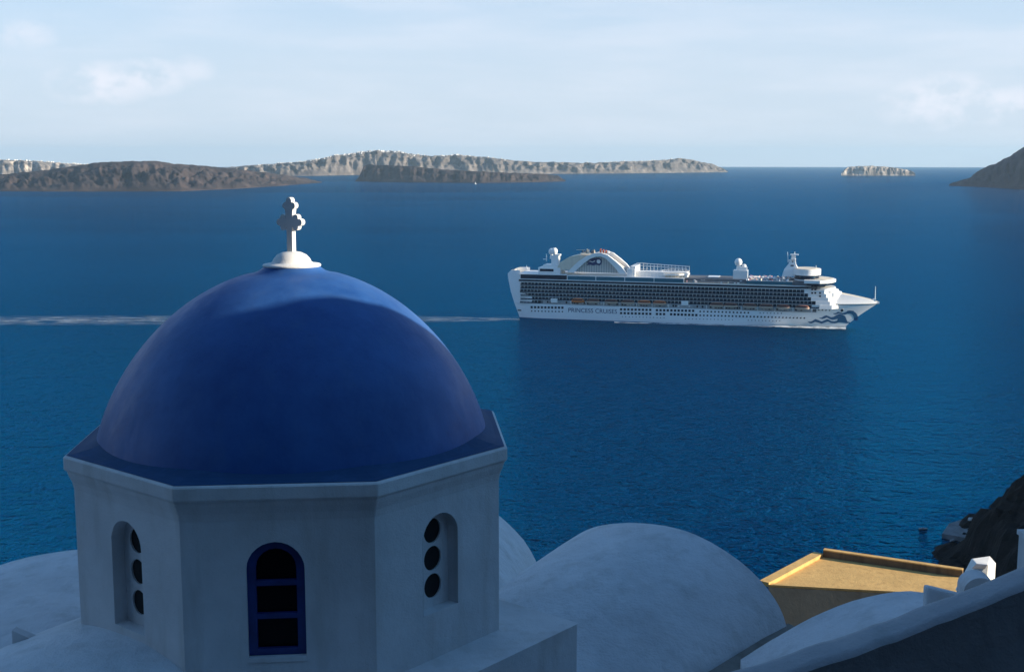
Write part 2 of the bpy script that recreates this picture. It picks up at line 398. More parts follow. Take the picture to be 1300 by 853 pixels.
# ------------------------------------------------------------------ church
CC = Vector((-2.546, 14.185, 0)); OR = 2.613; OAP = OR * math.cos(math.pi / 8); ROT = .0894; ZT = 121.824
church = empty('church', (CC.x, CC.y, 116.5), ROT, 'white church with octagonal drum, blue dome and small white cross', 'church')
Z0 = 116.5                                                  # local z = world z - Z0
def zl(z): return z - Z0
def octv(k, r): a = -math.pi / 2 + math.pi / 8 + k * math.pi / 4; return (r * math.cos(a), r * math.sin(a))
def facefr(k):                                               # frame of face k: origin at mid, u along, n out
    a = -math.pi / 2 + k * math.pi / 4; n = Vector((math.cos(a), math.sin(a), 0)); return n, Vector((-n.y, n.x, 0))
def arch_pts(w, z0, z1, n=14):                               # arched opening outline, counter-clockwise
    zs = z1 - w; pts = [(-w, z0), (w, z0)]
    return pts + [(w * math.cos(math.pi * i / n), zs + w * math.sin(math.pi * i / n)) for i in range(n + 1)]
RW = OR - .10; AW = RW * math.cos(math.pi / 8); HW = RW * math.sin(math.pi / 8)
wall = MB(); ZB, ZC = zl(117.0), zl(121.60)
openings = []
for k in range(8):
    n, u = facefr(k)
    win = (k % 2 == 0)
    if k == 0: w, z0, z1, uo, dep = .292, zl(119.96), zl(121.215), -.035, .07
    elif win: w, z0, z1, uo, dep = .30, zl(119.97), zl(121.20), 0, .07
    else: w, z0, z1, uo, dep = .275, zl(120.19), zl(121.27), 0, .15
    if k == 7: z0 = zl(120.08)
    openings.append((k, w, z0, z1, uo, dep))
    def P(a, z, d=0): return n * (AW - d) + u * a + Vector((0, 0, z))
    outer = [(-HW, ZB), (HW, ZB), (HW, ZC), (-HW, ZC)]
    hole = [(a + uo, z) for a, z in arch_pts(w, z0, z1)]
    polys = [[Vector((a, z, 0)) for a, z in outer], [Vector((a, z, 0)) for a, z in hole]]
    flat = outer + hole
    tris = tessellate_polygon(polys)
    fs = []
    for t in tris:
        A, B, C_ = [Vector(flat[i]) for i in t]
        if (B - A).cross(C_ - A) < 0: t = t[::-1]
        fs.append(tuple(t))
    wall.add([P(a, z) for a, z in flat], fs)
    m = len(hole)
    wall.add([P(a, z) for a, z in hole] + [P(a, z, dep) for a, z in hole], [(i, m + i, m + (i + 1) % m, (i + 1) % m)[::1] for i in range(m)])
drum = bevel(wall.build('drum', M['white'], church, weld=.0005), .022, 3)
# cornice with a small cove beneath it
co = MB(); prof = [(RW + .002, zl(121.44)), (RW + .02, zl(121.52)), (RW + .055, zl(121.60)), (OR - .03, zl(121.655)), (OR, zl(121.67)), (OR, zl(121.80)), (OR - .02, zl(ZT)), (OR - .4, zl(ZT - .02))]
co.loft([[(*octv(k, r), z) for k in range(8)] for r, z in prof], 0, False, True, False)
bevel(co.build('cornice', M['white'], church), .018, 3)
# blue skirt between cornice and dome, dome, flared neck
RD, ZD, HD = 2.285, zl(121.56), 2.197
sk = MB(); nn = 128
def octr(a, r):                                              # point of the octagon outline in direction a
    kk = math.floor((a + math.pi / 2 + math.pi / 8) / (math.pi / 4)); am = -math.pi / 2 + kk * math.pi / 4
    return r * math.cos(math.pi / 8) / math.cos(a - am)
rings = []
for t in (0, .25, .5, .75, 1.0):
    ring = []
    for i in range(nn):
        a = 2 * math.pi * i / nn + math.pi / 8 - math.pi / 2 + 1e-5
        ro = octr(a, OR - .035); ri = 2.165; r = ro + (ri - ro) * t
        ring.append((r * math.cos(a), r * math.sin(a), zl(ZT) + .004 + .10 * t ** 1.6))
    rings.append(ring)
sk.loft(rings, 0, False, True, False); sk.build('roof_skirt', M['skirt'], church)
dm = MB(); prof = []
for i in range(33):
    a = math.pi / 2 * i / 32 * .93
    prof.append((RD * math.cos(a), ZD + HD * math.sin(a) ** 1.238 if a > 0 else ZD))
zt = prof[-1][1]
prof = [(RD, ZD - .2)] + prof
prof = [p for p in prof if p[0] > .52]
zt = prof[-1][1]
prof += [(.45, zt + .02), (.385, zt + .045), (.335, zt + .08), (.315, zt + .115)]
dm.revolve(prof, n=128); dome = dm.build('dome', M['dome'], church)
zc = zt + .115
cp = MB(); cp.revolve([(.0, zc - .02), (.325, zc - .02), (.335, zc - .005), (.325, zc + .01), (.255, zc + .02), (.225, zc + .035), (.21, zc + .07), (.17, zc + .115), (.11, zc + .145), (.05, zc + .155), (.0, zc + .158)], n=48)
cp.build('dome_cap', M['cap'], church)
# cross: one solid outline with three-lobed arm ends
def cross_outline():
    s = .040
    def lobe(cx, cz, dx, dz):                                # trefoil end of an arm pointing (dx,dz)
        px, pz = -dz, dx; out = []
        def arc(ox, oz, r, a0, a1, n=7):
            for i in range(n + 1):
                a = a0 + (a1 - a0) * i / n
                out.append((cx + dx * (ox + r * math.cos(a)) + px * (oz + r * math.sin(a)), cz + dz * (ox + r * math.cos(a)) + pz * (oz + r * math.sin(a))))
        arc(.045, -.052, .040, math.pi * 1.05, math.pi * 2.1)
        arc(.10, 0, .040, -math.pi * .45, math.pi * .45)
        arc(.045, .052, .040, -math.pi * .1, math.pi * .95)
        return out
    o = [(-s, 0), (s, 0), (s, .315)]
    o += lobe(.045, .355, 1, 0) + [(s, .395)]
    o += lobe(0, .50, 0, 1) + [(-s, .395)]
    o += lobe(-.045, .355, -1, 0) + [(-s, .315)]
    return o
cr = MB(); oc = cross_outline(); th = .046; zb = zc + .135
sx = .86
tri = tessellate_polygon([[Vector((a, z, 0)) for a, z in oc]])
fr = [(a * sx, -th, z * 1.0 + zb) for a, z in oc]; bk = [(a * sx, th, z * 1.0 + zb) for a, z in oc]; m = len(oc)
tr = []
for t in tri:
    A, B, C_ = [Vector(oc[i]) for i in t]
    tr.append(tuple(t) if (B - A).cross(C_ - A) > 0 else tuple(t[::-1]))
cr.add(fr, tr); cr.add(bk, [t[::-1] for t in tr]); cr.add(fr + bk, [(i, m + i, m + (i + 1) % m, (i + 1) % m)[::-1] for i in range(m)])
cro = cr.build('cross', M['cap'], church, weld=.0004); cro.rotation_euler = (0, 0, -.36)
# windows and pierced niches
def ngon_holes(P, outer, holes, mbx, mat=0):
    polys = [[Vector((a, z, 0)) for a, z in outer]] + [[Vector((a, z, 0)) for a, z in h] for h in holes]
    flat = list(outer) + [p for h in holes for p in h]; fs = []
    for t in tessellate_polygon(polys):
        A, B, C_ = [Vector(flat[i]) for i in t]
        fs.append(tuple(t) if (B - A).cross(C_ - A) > 0 else tuple(t[::-1]))
    mbx.add([P(a, z) for a, z in flat], fs, mat)
for (k, w, z0, z1, uo, dep) in openings:
    n, u = facefr(k)
    def P(d): return lambda a, z: n * (AW - d) + u * (a + uo) + Vector((0, 0, z))
    if k % 2 == 0:
        f = MB(); wi, b0, b1 = w - .09, z0 + .12, z1 - .085
        hgt = b1 - b0; bar = .055; s1 = b0 + hgt * .30; s2 = b0 + hgt * .63
        zs = b1 - wi
        holes = [[(-wi, b0), (wi, b0), (wi, s1), (-wi, s1)], [(-wi, s1 + bar), (wi, s1 + bar), (wi, s2), (-wi, s2)],
                 [(-wi, s2 + bar), (wi, s2 + bar), (wi, max(zs, s2 + bar + .04))] + [(wi * math.cos(math.pi * i / 10), zs + wi * math.sin(math.pi * i / 10)) for i in range(1, 10)] + [(-wi, max(zs, s2 + bar + .04))]]
        outer = arch_pts(w + .004, z0 + .05, z1 + .004)
        ngon_holes(P(dep - .015), outer, holes, f)
        for h in holes:
            mm = len(h); A = [P(dep - .015)(a, z) for a, z in h]; B = [P(dep + .03)(a, z) for a, z in h]
            f.add(A + B, [(i, mm + i, mm + (i + 1) % mm, (i + 1) % mm) for i in range(mm)])
        fo = f.build('window', M['frameblue'], church)
        pg = MB()
        oo = arch_pts(w, z0 + .05, z1); pg.add([P(dep + .03)(a, z) for a, z in oo], [tuple(range(len(oo)))])
        pg.build('pane', M['pane'], fo)
        sl = MB(); c = n * (AW - .035) + u * uo + Vector((0, 0, z0 + .024)); a = math.atan2(u.y, u.x)
        sl.box(c, (2 * w - .004, .10, .046), 0, a); sl.build('sill', M['white'], fo)
    else:
        g = MB(); rr_ = .132; hh = z1 - z0; holes = []
        for q in (.215, .50, .785):
            holes.append([(rr_ * math.cos(2 * math.pi * i / 24) + (.03 if k == 1 else -.03 if k == 7 else 0), z0 + hh * q + rr_ * 1.03 * math.sin(2 * math.pi * i / 24)) for i in range(24)])
        outer = arch_pts(w + .003, z0 - .003, z1 + .003)
        ngon_holes(P(dep), outer, holes, g)
        for h in holes:
            mm = len(h); A = [P(dep)(a, z) for a, z in h]; B = [P(dep + .022)(a, z) for a, z in h]
            g.add(A + B, [(i, mm + i, mm + (i + 1) % mm, (i + 1) % mm) for i in range(mm)])
        go = g.build('pierced_screen', M['white'], church)
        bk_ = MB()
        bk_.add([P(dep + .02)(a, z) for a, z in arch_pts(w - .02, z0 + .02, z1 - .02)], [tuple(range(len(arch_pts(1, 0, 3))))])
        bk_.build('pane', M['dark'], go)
# vaulted roofs and plinth of the church, as limewashed shells (world coordinates turned into church space)
INV = (Matrix.Translation((CC.x, CC.y, Z0)) @ Matrix.Rotation(ROT, 4, 'Z')).inverted()
def vault(name, parent, inv, C0, axis, l0, l1, w, h, z0, mat, crest=lambda t: 0.0, zlow=113.0, nseg=36, nl=14, ends=(True, True), pw=2.0, wob=.035, q=None):
    """barrel vault: C0 centre on plan, axis direction, from l0 to l1 along the axis"""
    ax = Vector((axis[0], axis[1], 0)).normalized(); cv = Vector((-ax.y, ax.x, 0)); P = []
    for i in range(nl + 1):
        t = i / nl; l = l0 + (l1 - l0) * t; row = []
        for j in range(nseg + 1):
            s = -math.cos(math.pi * j / nseg)
            zz = z0 + crest(t) + h * max(0, 1 - abs(s) ** pw) ** (1 / pw if q is None else q)
            p = Vector((C0[0], C0[1], 0)) + ax * l + cv * (w * s); p.z = zz
            nz = noise.fractal(p * .7, .9, 2, 4) * wob
            p.z += nz; row.append(p)
        lo_a = row[0].copy(); lo_b = row[-1].copy(); lo_a.z = zlow; lo_b.z = zlow
        P.append([lo_a] + row + [lo_b])
    mb = MB(); mb.grid([[inv @ p for p in r] for r in P], 0, True, False)
    for e, r in ((0, P[0]), (1, P[-1])):
        if ends[e]:
            q = [inv @ p for p in r]; mb.add(q, [tuple(range(len(q)))] if e == 0 else [tuple(range(len(q) - 1, -1, -1))])
    o = mb.build(name, mat, parent); return o
nRF = Vector((math.cos(R_(-39.88)), math.sin(R_(-39.88)), 0)); nBR = Vector((-nRF.y, nRF.x, 0)); nLF = -nBR
vault('barrel_vault', church, INV, (CC.x, CC.y), nLF, 0, 7.5, 2.3, 1.15, 118.93, M['roofwhite'], lambda t: -.55 * t * t - .1 * t)
vault('barrel_vault', church, INV, (-2.3, 20.5), (0.12, 1), -5.2, 0, 2.9, 2.2, 117.5, M['roofwhite'])
vault('barrel_vault', church, INV, (-5.4, 16.6), (.10, 1), -8.5, 0, 3.4, 1.8, 117.82, M['roofwhite'], lambda t: -.30 * (1 - t))
pl = MB()
q = [CC + nRF * a + nBR * b for a, b in ((0, -4.5), (2.91, -4.5), (2.91, 1.70), (0, 1.70))]
pl.prism([(p.x, p.y) for p in q], 115, 119.68)
pl.v = [tuple(INV @ Vector(v)) for v in pl.v]
bevel(pl.build('plinth', M['white'], church), .05)
wd = MB(); a, b_, c_, d_ = atY(15, 800, 13.0), atY(15, 822, 13.0), atY(50, 815, 13.0), atY(50, 830, 13.0)
off = Vector((.0, .12, 0))
wd.hexa([b_ - Vector((0, 0, .4)), d_ - Vector((0, 0, .4)), d_ - Vector((0, 0, .4)) + off, b_ - Vector((0, 0, .4)) + off], [a, c_, c_ + off, a + off])
wd.v = [tuple(INV @ Vector(v)) for v in wd.v]; wd.build('buttress', M['white'], church)

# ------------------------------------------------------------------ big vaulted house right of the church
Br = atZ(1000, 800, 118.8); ax = nBR.copy(); cv = Vector((-ax.y, ax.x, 0)); wv = 1.95
house = empty('vaulted_house', (Br.x, Br.y, 113), 0, 'big whitewashed barrel-vaulted roof between the blue dome and the ochre roof', 'house')
HI = Matrix.Translation((Br.x, Br.y, 113)).inverted()
cen = Br + cv * wv
def big_crest(t):
    d = (1 - t) * 6; return -(.12 * d + .03 * min(d, 3) ** 2)
vault('vault_roof', house, HI, (cen.x, cen.y), ax, -6.0, 0, wv, 1.14, 118.72, M['roofwhite'], big_crest, 112, 48, 24, pw=1.9, wob=.03)
gt = MB(); g0, g1 = Br + ax * .1, Br - ax * 6
for a, b in ((g0, g1),):
    out = -cv
    gt.hexa([a + out * -.05 + Vector((0, 0, -1)), a + out * .30 + Vector((0, 0, -1)), b + out * .30 + Vector((0, 0, -1)), b + out * -.05 + Vector((0, 0, -1))],
            [a + out * -.05 + Vector((0, 0, .06)), a + out * .30 + Vector((0, 0, .0)), b + out * .30 + Vector((0, 0, .0)), b + out * -.05 + Vector((0, 0, .06))])
gt.v = [tuple(HI @ Vector(v)) for v in gt.v]; gt.build('gutter', M['stain'], house)

# ------------------------------------------------------------------ small vaulted house behind the parapet wall
sv = empty('small_vaulted_house', (4.1, 12.4, 113), 0, 'small whitewashed vault half hidden behind the sloping parapet wall', 'house')
SI = Matrix.Translation((4.1, 12.4, 113)).inverted()
vault('vault_roof', sv, SI, (4.22, 12.5), (.12, 1), -3.0, 0, 1.75, .86, 119.62, M['roofwhite'], lambda t: -.0 * t, 112.5, 36, 8, wob=.02, pw=1.75, q=1.05)
nb = MB(); p0 = atY(1163, 744, 11.8); p1 = atY(1196, 744, 11.8)
nb.hexa([(p0.x + .1, 11.78, 118), (p1.x + .35, 11.68, 118), (p1.x + .35, 11.8, 118), (p0.x + .1, 11.9, 118)], [(p0.x + .1, 11.78, p0.z), (p1.x + .35, 11.68, p0.z - .10), (p1.x + .35, 11.8, p0.z - .10), (p0.x + .1, 11.9, p0.z)])
nb.v = [tuple(SI @ Vector(v)) for v in nb.v]; bevel(nb.build('parapet_step', M['white'], sv), .03)

# ------------------------------------------------------------------ ochre flat-roofed house
ZR = 108.0
fl, fr_, nr, nl_ = atZ(1045, 699, ZR + .30), atZ(1222, 724, ZR + .32), atZ(1200, 757, ZR), atZ(976, 740, ZR + .16)
for p_ in (fl, fr_, nl_): p_.z = ZR
oh = empty('flat_roofed_house', (fl.x, fl.y, 92), 0, 'house with sunlit ochre flat roof edged by a low parapet', 'house')
OI = Matrix.Translation((fl.x, fl.y, 92)).inverted()
def put(mbx, inv): mbx.v = [tuple(inv @ Vector(v)) for v in mbx.v]; return mbx
nr2 = nl_ + (nr - nl_) * 1.25; fr2 = fl + (fr_ - fl) * 1.0
w_ = MB(); w_.prism([(p.x, p.y) for p in (nl_, nr2, fr2, fl)], 92, ZR - .004); put(w_, OI).build('wall', M['beige'], oh)
rf = MB(); rf.prism([(p.x, p.y) for p in (nl_, nr2, fr2, fl)], ZR, ZR + .02); put(rf, OI).build('roof', M['ochre'], oh)
def parapet(a, b, h, t, side):
    d = (b - a).normalized(); n = Vector((-d.y, d.x, 0)) * side; pb = MB()
    z = Vector((0, 0, 1))
    pb.hexa([a, b, b + n * t, a + n * t] if side > 0 else [b, a, a + n * t, b + n * t], [p + z * h for p in ([a, b, b + n * t, a + n * t] if side > 0 else [b, a, a + n * t, b + n * t])])
    return pb
up = Vector((0, 0, .0))
# far parapet (inner face towards us), left parapet
put(parapet(fl + up, fr2 + up, .30, .26, 1), OI).build('parapet', M['shadebeige'], oh)
cpg = parapet(fl + up, fr2 + up, .05, .265, 1); cpg.v = [(x, y, z + .301) for x, y, z in cpg.v]; put(cpg, OI).build('coping', M['ochre'], oh)
dl = (fl - nl_).normalized(); nlp = Vector((-dl.y, dl.x, 0))
put(parapet(nl_ + up, fl + up, .18, .42, 1), OI).build('parapet', M['ochre'], oh)
lp = MB(); lp_a = nl_ + Vector((0, 0, .004)); dn = (nr2 - nl_).normalized()
lp.hexa([nl_ + up, nr2 + up, nr2 + Vector((-dn.y, dn.x, 0)) * .22, nl_ + Vector((-dn.y, dn.x, 0)) * .22], [nl_ + Vector((0, 0, .10)), nr2 + Vector((0, 0, .10)), nr2 + Vector((-dn.y, dn.x, .09)) * 1 * .22 + Vector((0, 0, .07)), nl_ + Vector((-dn.y, dn.x, 0)) * .22 + Vector((0, 0, .09))])
put(lp, OI).build('roof_lip', M['ochre'], oh)

# ------------------------------------------------------------------ foreground parapet wall and lane
fw = empty('parapet_wall', (3, 9, 118), 0, 'whitewashed sloping parapet wall above a grey stucco slope at bottom right', 'wall')
FI = Matrix.Translation((3, 9, 118)).inverted()
NP = 44; top = MB(); face = MB(); rowsT = []; rowsF = []
for i in range(NP + 1):
    t = i / NP; px = 820 + (1560 - 820) * t
    py = 853 + (716 - 853) * (px - 920) / 380 + 5 * math.sin((px - 920) / 380 * math.pi)
    Yf = 8.6 + .8 * (px - 920) / 380
    p = atY(px, py, Yf); wob = noise.noise(Vector((px * .02, 1, 0))) * .02
    row = []
    for (dy, dz) in ((.03, -1.6), (.015, -.35), (0, -.05), (-.03, -.004), (-.08, .003), (-.16, .0), (-.24, -.008), (-.285, -.02), (-.31, -.055)):
        row.append(FI @ Vector((p.x, p.y + dy, p.z + dz + wob + .012 * noise.noise(Vector((px * .05, dy * 6, 2))))))
    rowsT.append(row)
    q = FI @ Vector((p.x, p.y - .31, p.z - .055 + wob))
    rf_ = [row[-1]]
    for (dy, dz) in ((-.02, -.12), (-.08, -.35), (-.22, -.7), (-.9, -1.05), (-2.2, -1.25), (-5, -1.6)):
        rf_.append(q + Vector((0, dy, dz)))
    rowsF.append(rf_)
top.grid(rowsT, 0, True, False); top.build('wall_top', M['dimmed'], fw)
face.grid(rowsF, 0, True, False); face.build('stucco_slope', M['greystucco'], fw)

# ------------------------------------------------------------------ rooftop chimney, little arch and pillar at the right edge
YC = 25.0
ch = empty('chimney', atY(1244, 728, YC), 0, 'small sunlit white block chimney with grey sloped panel near right edge', 'chimney')
CI = Matrix.Translation(atY(1244, 728, YC)).inverted()
c1, c2, c3, c4 = atY(1221, 728, YC), atY(1253, 729, YC), atY(1264, 722, YC + .3), atY(1264, 710, YC + .3)
t1, t2 = atY(1246, 708.5, YC + .42), atY(1256, 707, YC)
cb = MB(); dv = Vector((.03, .42, 0)); z = Vector((0, 0, 1))
A = [c1, c2, c3, c3 + dv, c1 + dv]
base = [c1 - z * .5, c2 - z * .5, c3 - z * .5, c3 + dv - z * .5, c1 + dv - z * .5]
topv = [Vector((c1.x + .32, YC + .10, t1.z)), Vector((c2.x + .02, YC + .02, t1.z)), Vector((c3.x, c3.y, t1.z - .06)), Vector((c3.x + .03, c3.y + .42, t1.z - .04)), Vector((c1.x + .35, YC + .42, t1.z))]
cb.add(base + topv, [(0, 1, 6, 5), (1, 2, 7, 6), (2, 3, 8, 7), (3, 4, 9, 8), (4, 0, 5, 9), (5, 6, 7, 8, 9), (4, 3, 2, 1, 0)])
bevel(put(cb, CI).build('block', M['cap'], ch), .02)
pn = MB()
def onf(a, b):                                            # point on the front face
    lo = c1 + (c2 - c1) * a; hi = topv[0] + (topv[1] - topv[0]) * a; return lo + (hi - lo) * b + Vector((0, -.012, 0))
pn.add([onf(.12, .55), onf(.85, .55), onf(.9, .95), onf(.1, .95)], [(0, 1, 2, 3)])
put(pn, CI).build('grey_panel', plain('grey_panel', (.30, .29, .29), .6, 0, .1, 6), ch)
bs_ = MB(); bs_.box((c2.x, YC + .22, c1.z - 3.2), (.5, .4, 5.5)); bs_.box((c2.x + .6, YC + .9, c1.z - 11), (2.6, 3.0, 12.0)); put(bs_, CI).build('roof_base', M['white'], ch)
ah = empty('arched_outhouse', (6.6, 14.2, 113), 0, 'little round-topped whitewashed roof in front of the chimney', 'outhouse')
AI = Matrix.Translation((6.6, 14.2, 113)).inverted()
pa = atY(1237, 723, 14.2); vault('arch_roof', ah, AI, (pa.x, 14.2), (.1, 1), -.3, 0, .19, .17, pa.z - .17, M['white'], lambda t: 0, 113, 18, 5, wob=.005)
pp = atY(1294, 672, 14.85)
pi_ = MB(); pi_.box((.4, -.15, -3.2), (.8, .3, 6.4)); pi_.box((.4, -.15, .03), (.84, .34, .06))
po = pi_.build('gate_pillar', M['white'])
po.location = (pp.x, pp.y, pp.z - .06); tag(po, 'white pillar cut off by the right edge of the frame', 'pillar')

# added unseen house on the sunny side, roof shaped to shade the church
nh = empty('shading_house', (11.6, 9, 112), 0, 'added unseen white vaulted house that shades the church from the sun', 'house')
NI = Matrix.Translation((11.6, 9, 112)).inverted()
hb = MB(); hb.box((11.9, 3.3, 118.5), (6.6, 22.4, 13.6)); hb.box((13.2, 17.6, 117.7), (6.4, 5.8, 12.0)); put(hb, NI).build('wall', M['white'], nh)
vault('vault_roof', nh, NI, (8.65, 6.65), (1, 0), 0, 6.5, 6.3, 2.95, 124.85, M['white'], lambda t: 0, 125.2, 60, 14, wob=.22)
vault('vault_roof', nh, NI, (8.65, -2.6), (1, 0), 0, 6.5, 4.4, 2.2, 125.25, M['white'], lambda t: 0, 125.2, 28, 8, wob=.05)
dr = MB(); dr.box((8.57, 6, 116.5), (.08, .95, 2.1)); put(dr, NI).build('door', M['frameblue'], nh)
for yy in (2.5, 9.5):
    dr = MB(); dr.box((8.57, yy, 118.2), (.08, .8, 1.1)); put(dr, NI).build('window', M['frameblue'], nh)

# ------------------------------------------------------------------ cruise ship
S0 = atZ(655, 403, -.07); S0 = S0
BM = 16.5                                                  # half beam
F0 = atZ(1074, 414, -.07)
hd = (F0 - S0).normalized()
for _ in range(4):
    perp = Vector((-hd.y, hd.x, 0)); Cs = S0 + perp * BM; hd = (F0 - Cs); hd.z = 0; hd.normalize()
ANG = math.atan2(hd.y, hd.x)
ship = empty('cruise_ship', (Cs.x, Cs.y, -.07), ANG, 'large white cruise ship with rows of balconies sailing right across the bay', 'cruise ship')
SM = Matrix.Translation((Cs.x, Cs.y, -.07)) @ Matrix.Rotation(ANG, 4, 'Z'); SINV = SM.inverted()
O_l = SINV @ Vector((0, 0, EYE))
def SP(px, py, y=-BM):                                     # photo point on the ship-fixed plane y = const -> (x, z)
    d = SINV.to_3x3() @ ray(px, py); k = (y - O_l.y) / d.y; p = O_l + d * k; return p.x, p.z
LW = (SINV @ F0).x
XT, ZTIP = SP(1115.5, 384.5, 0)
ZS = SP(1050, 386.7, -14)[1]                               # knuckle height at the bow
ZL = SP(850, 391)[1]                                       # promenade floor amidships
XQ = SP(1030, 388)[0]
def ztop(x): return ZS if x > XQ else ZL
def xstem(z):
    t = max(0, z) / ZTIP; return LW + (XT - LW) * (t ** 1.15)
def xaft(z): return float(np.interp(z, [0, 11, 20, 31, 37], [2, -2.2, -5.2, -7.5, -8.0]))
def hw(x, z):
    xs = xstem(z); t = max(0, min(1, z / ZTIP)); x0 = LW * (.60 + .12 * t)
    w = BM
    if x > x0:
        q = (x - x0) / max(xs - x0, .1); q = min(q, 1); w = BM * (1 - q ** (1.75 + .9 * t)) ** (1.0 - .15 * t)
    xa = xaft(z)
    if x < xa + 22: q = max(0, (xa + 22 - x) / 22); w = min(w, BM * (1 - .22 * q * q))
    return w
M['hull'] = plain('hull_white', (.78, .79, .80), .35, 0, .03, .05)
M['swhite'] = plain('ship_white', (.80, .79, .77), .4, 0, .04, .2)
M['cream'] = plain('ship_deck_cream', (.66, .58, .46), .6, 0, .1, .3)
M['navy'] = plain('dark_window_band', (.008, .016, .035), .12)
M['rail'] = plain('tinted_rail_glass', (.012, .03, .06), .1)
M['teal'] = plain('teal_glass', (.03, .14, .19), .15)
M['navypaint'] = plain('navy_paint', (.006, .03, .12), .4)
M['wave'] = plain('wave_blue_paint', (.001, .085, .20), .5)
M['promwall'] = plain('promenade_wall_grey', (.40, .43, .46), .6, 0, .25, .4)
M['cabinwall'] = plain('cabin_wall', (.30, .33, .37), .6)
M['orange'] = plain('lifeboat_orange', (.62, .16, .04), .45, 0, .15, 1.5)
M['red'] = plain('funnel_red', (.55, .10, .04), .5)
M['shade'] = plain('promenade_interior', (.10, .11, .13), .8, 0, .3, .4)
# hull
zlev = [-3, 0, 1.5, 4, 6.5, ZL - 1.2, None]
NX = 90; hull = MB()
def station(i, z):
    a, b = xaft(z), xstem(z); t = i / NX; t = 1 - (1 - t) ** 1.25; return a + (b - a) * t
for sgn in (-1, 1):
    P = []
    for i in range(NX + 1):
        row = []
        for z in zlev:
            if z is None: z = ztop(station(i, ZL))
            x = station(i, z); row.append((x, sgn * max(hw(x, z), .04), z))
        P.append(row)
    hull.grid(P, 0, True, sgn > 0)
zlev[-1] = ZL
hull.add([(xaft(z), s * hw(xaft(z), z), z) for z in zlev for s in (-1, 1)], [(2 * k, 2 * k + 2, 2 * k + 3, 2 * k + 1) for k in range(len(zlev) - 1)])
hull.add([(station(i, ztop(station(i, ZL))), s * max(hw(station(i, ztop(station(i, ZL))), ZS), .04), ztop(station(i, ZL))) for i in range(NX + 1) for s in (-1, 1)], [(2 * k, 2 * k + 1, 2 * k + 3, 2 * k + 2) for k in range(NX)])
hull.build('hull', M['hull'], ship)
# bow bulwark above the sheer line
XB0 = SP(1040, 386)[0]; bw = MB(); zb0 = ZS + .25
fz = [(XB0 - 4, ZS + 4.5), (SP(1070, 374, -8)[0], SP(1070, 374, -8)[1]), (SP(1090, 377.5, -5)[0], SP(1090, 377.5, -5)[1]), (XT - 6, SP(1108, 380, -1)[1]), (XT + .5, ZTIP + .6)]
for sgn in (-1, 1):
    P = []
    for i in range(41):
        x = XB0 + (XT - XB0 + .6) * i / 40; zt_ = interp(fz, x); row = []
        for j in range(6):
            z = zb0 + (zt_ - zb0) * j / 5
            w0 = max(hw(min(x, xstem(ZS) - .01), ZS), .05)
            lim = max(.05, (XT + .6 - x) * .55)
            row.append((x, sgn * (min(w0 + .15, lim) - .75 * (z - zb0) * min(1, max(0, XT - x) / 30)), z))
        P.append(row)
    bw.grid(P, 0, True, sgn > 0)
    T = [r[-1] for r in P]
    bw.add(T + [(p[0], 0, p[2] + .2) for p in T], [((i, i + 1, 42 + i - 1 + 1, 41 + i) if sgn > 0 else (41 + i, 42 + i, i + 1, i)) for i in range(40)], 1)
bw.build('foredeck', [M['swhite'], M['cream']], ship)
kn = MB()                                                   # dark knuckle line
for sgn in (-1, 1):
    P = [[(x, sgn * (max(hw(min(x, xstem(ZS) - .01), ZS), .02) + .2), z) for z in (ZS - .2, ZS + .25)] for x in [XB0 - 12 + (XT - XB0 + 12) * i / 40 for i in range(41)]]
    kn.grid(P, 0, True, sgn > 0)
kn.build('rubbing_strake', M['navy'], ship)
# superstructure cores
ZP0 = ZS; ZP1 = SP(850, 381)[1]                              # promenade opening
ZDK = SP(800, 352, -BM)[1]; ZTOP = SP(700, 344.5, -BM)[1]
XA = SP(660, 365)[0]; XF = SP(1046, 365)[0]
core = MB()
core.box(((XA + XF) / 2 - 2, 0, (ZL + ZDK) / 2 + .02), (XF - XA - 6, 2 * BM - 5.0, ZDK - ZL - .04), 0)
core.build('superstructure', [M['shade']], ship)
st = MB()                                                   # solid white stern quarter
for sgn in (-1, 1):
    P = []
    for z in np.linspace(ZL + .02, ZTOP, 10):
        x0 = xaft(z); x1 = XA + (0 if z > ZP1 else 10)
        if z > ZTOP - 2: x0 += (z - ZTOP + 2) * 1.6
        P.append([(x0 + (x1 - x0) * t, sgn * hw(x0 + (x1 - x0) * t, min(z, 30)) + sgn * .02, z) for t in np.linspace(0, 1, 8)])
    st.grid(P, 0, False, sgn < 0)
L_ = [(xaft(z) + (max(0, z - ZTOP + 2) * 1.6), hw(xaft(z), z), z) for z in np.linspace(ZL + .02, ZTOP, 10)]
st.add([(x, s * w, z) for x, w, z in L_ for s in (-1, 1)], [(2 * k, 2 * k + 2, 2 * k + 3, 2 * k + 1) for k in range(9)])
st.build('stern_block', M['hull'], ship)
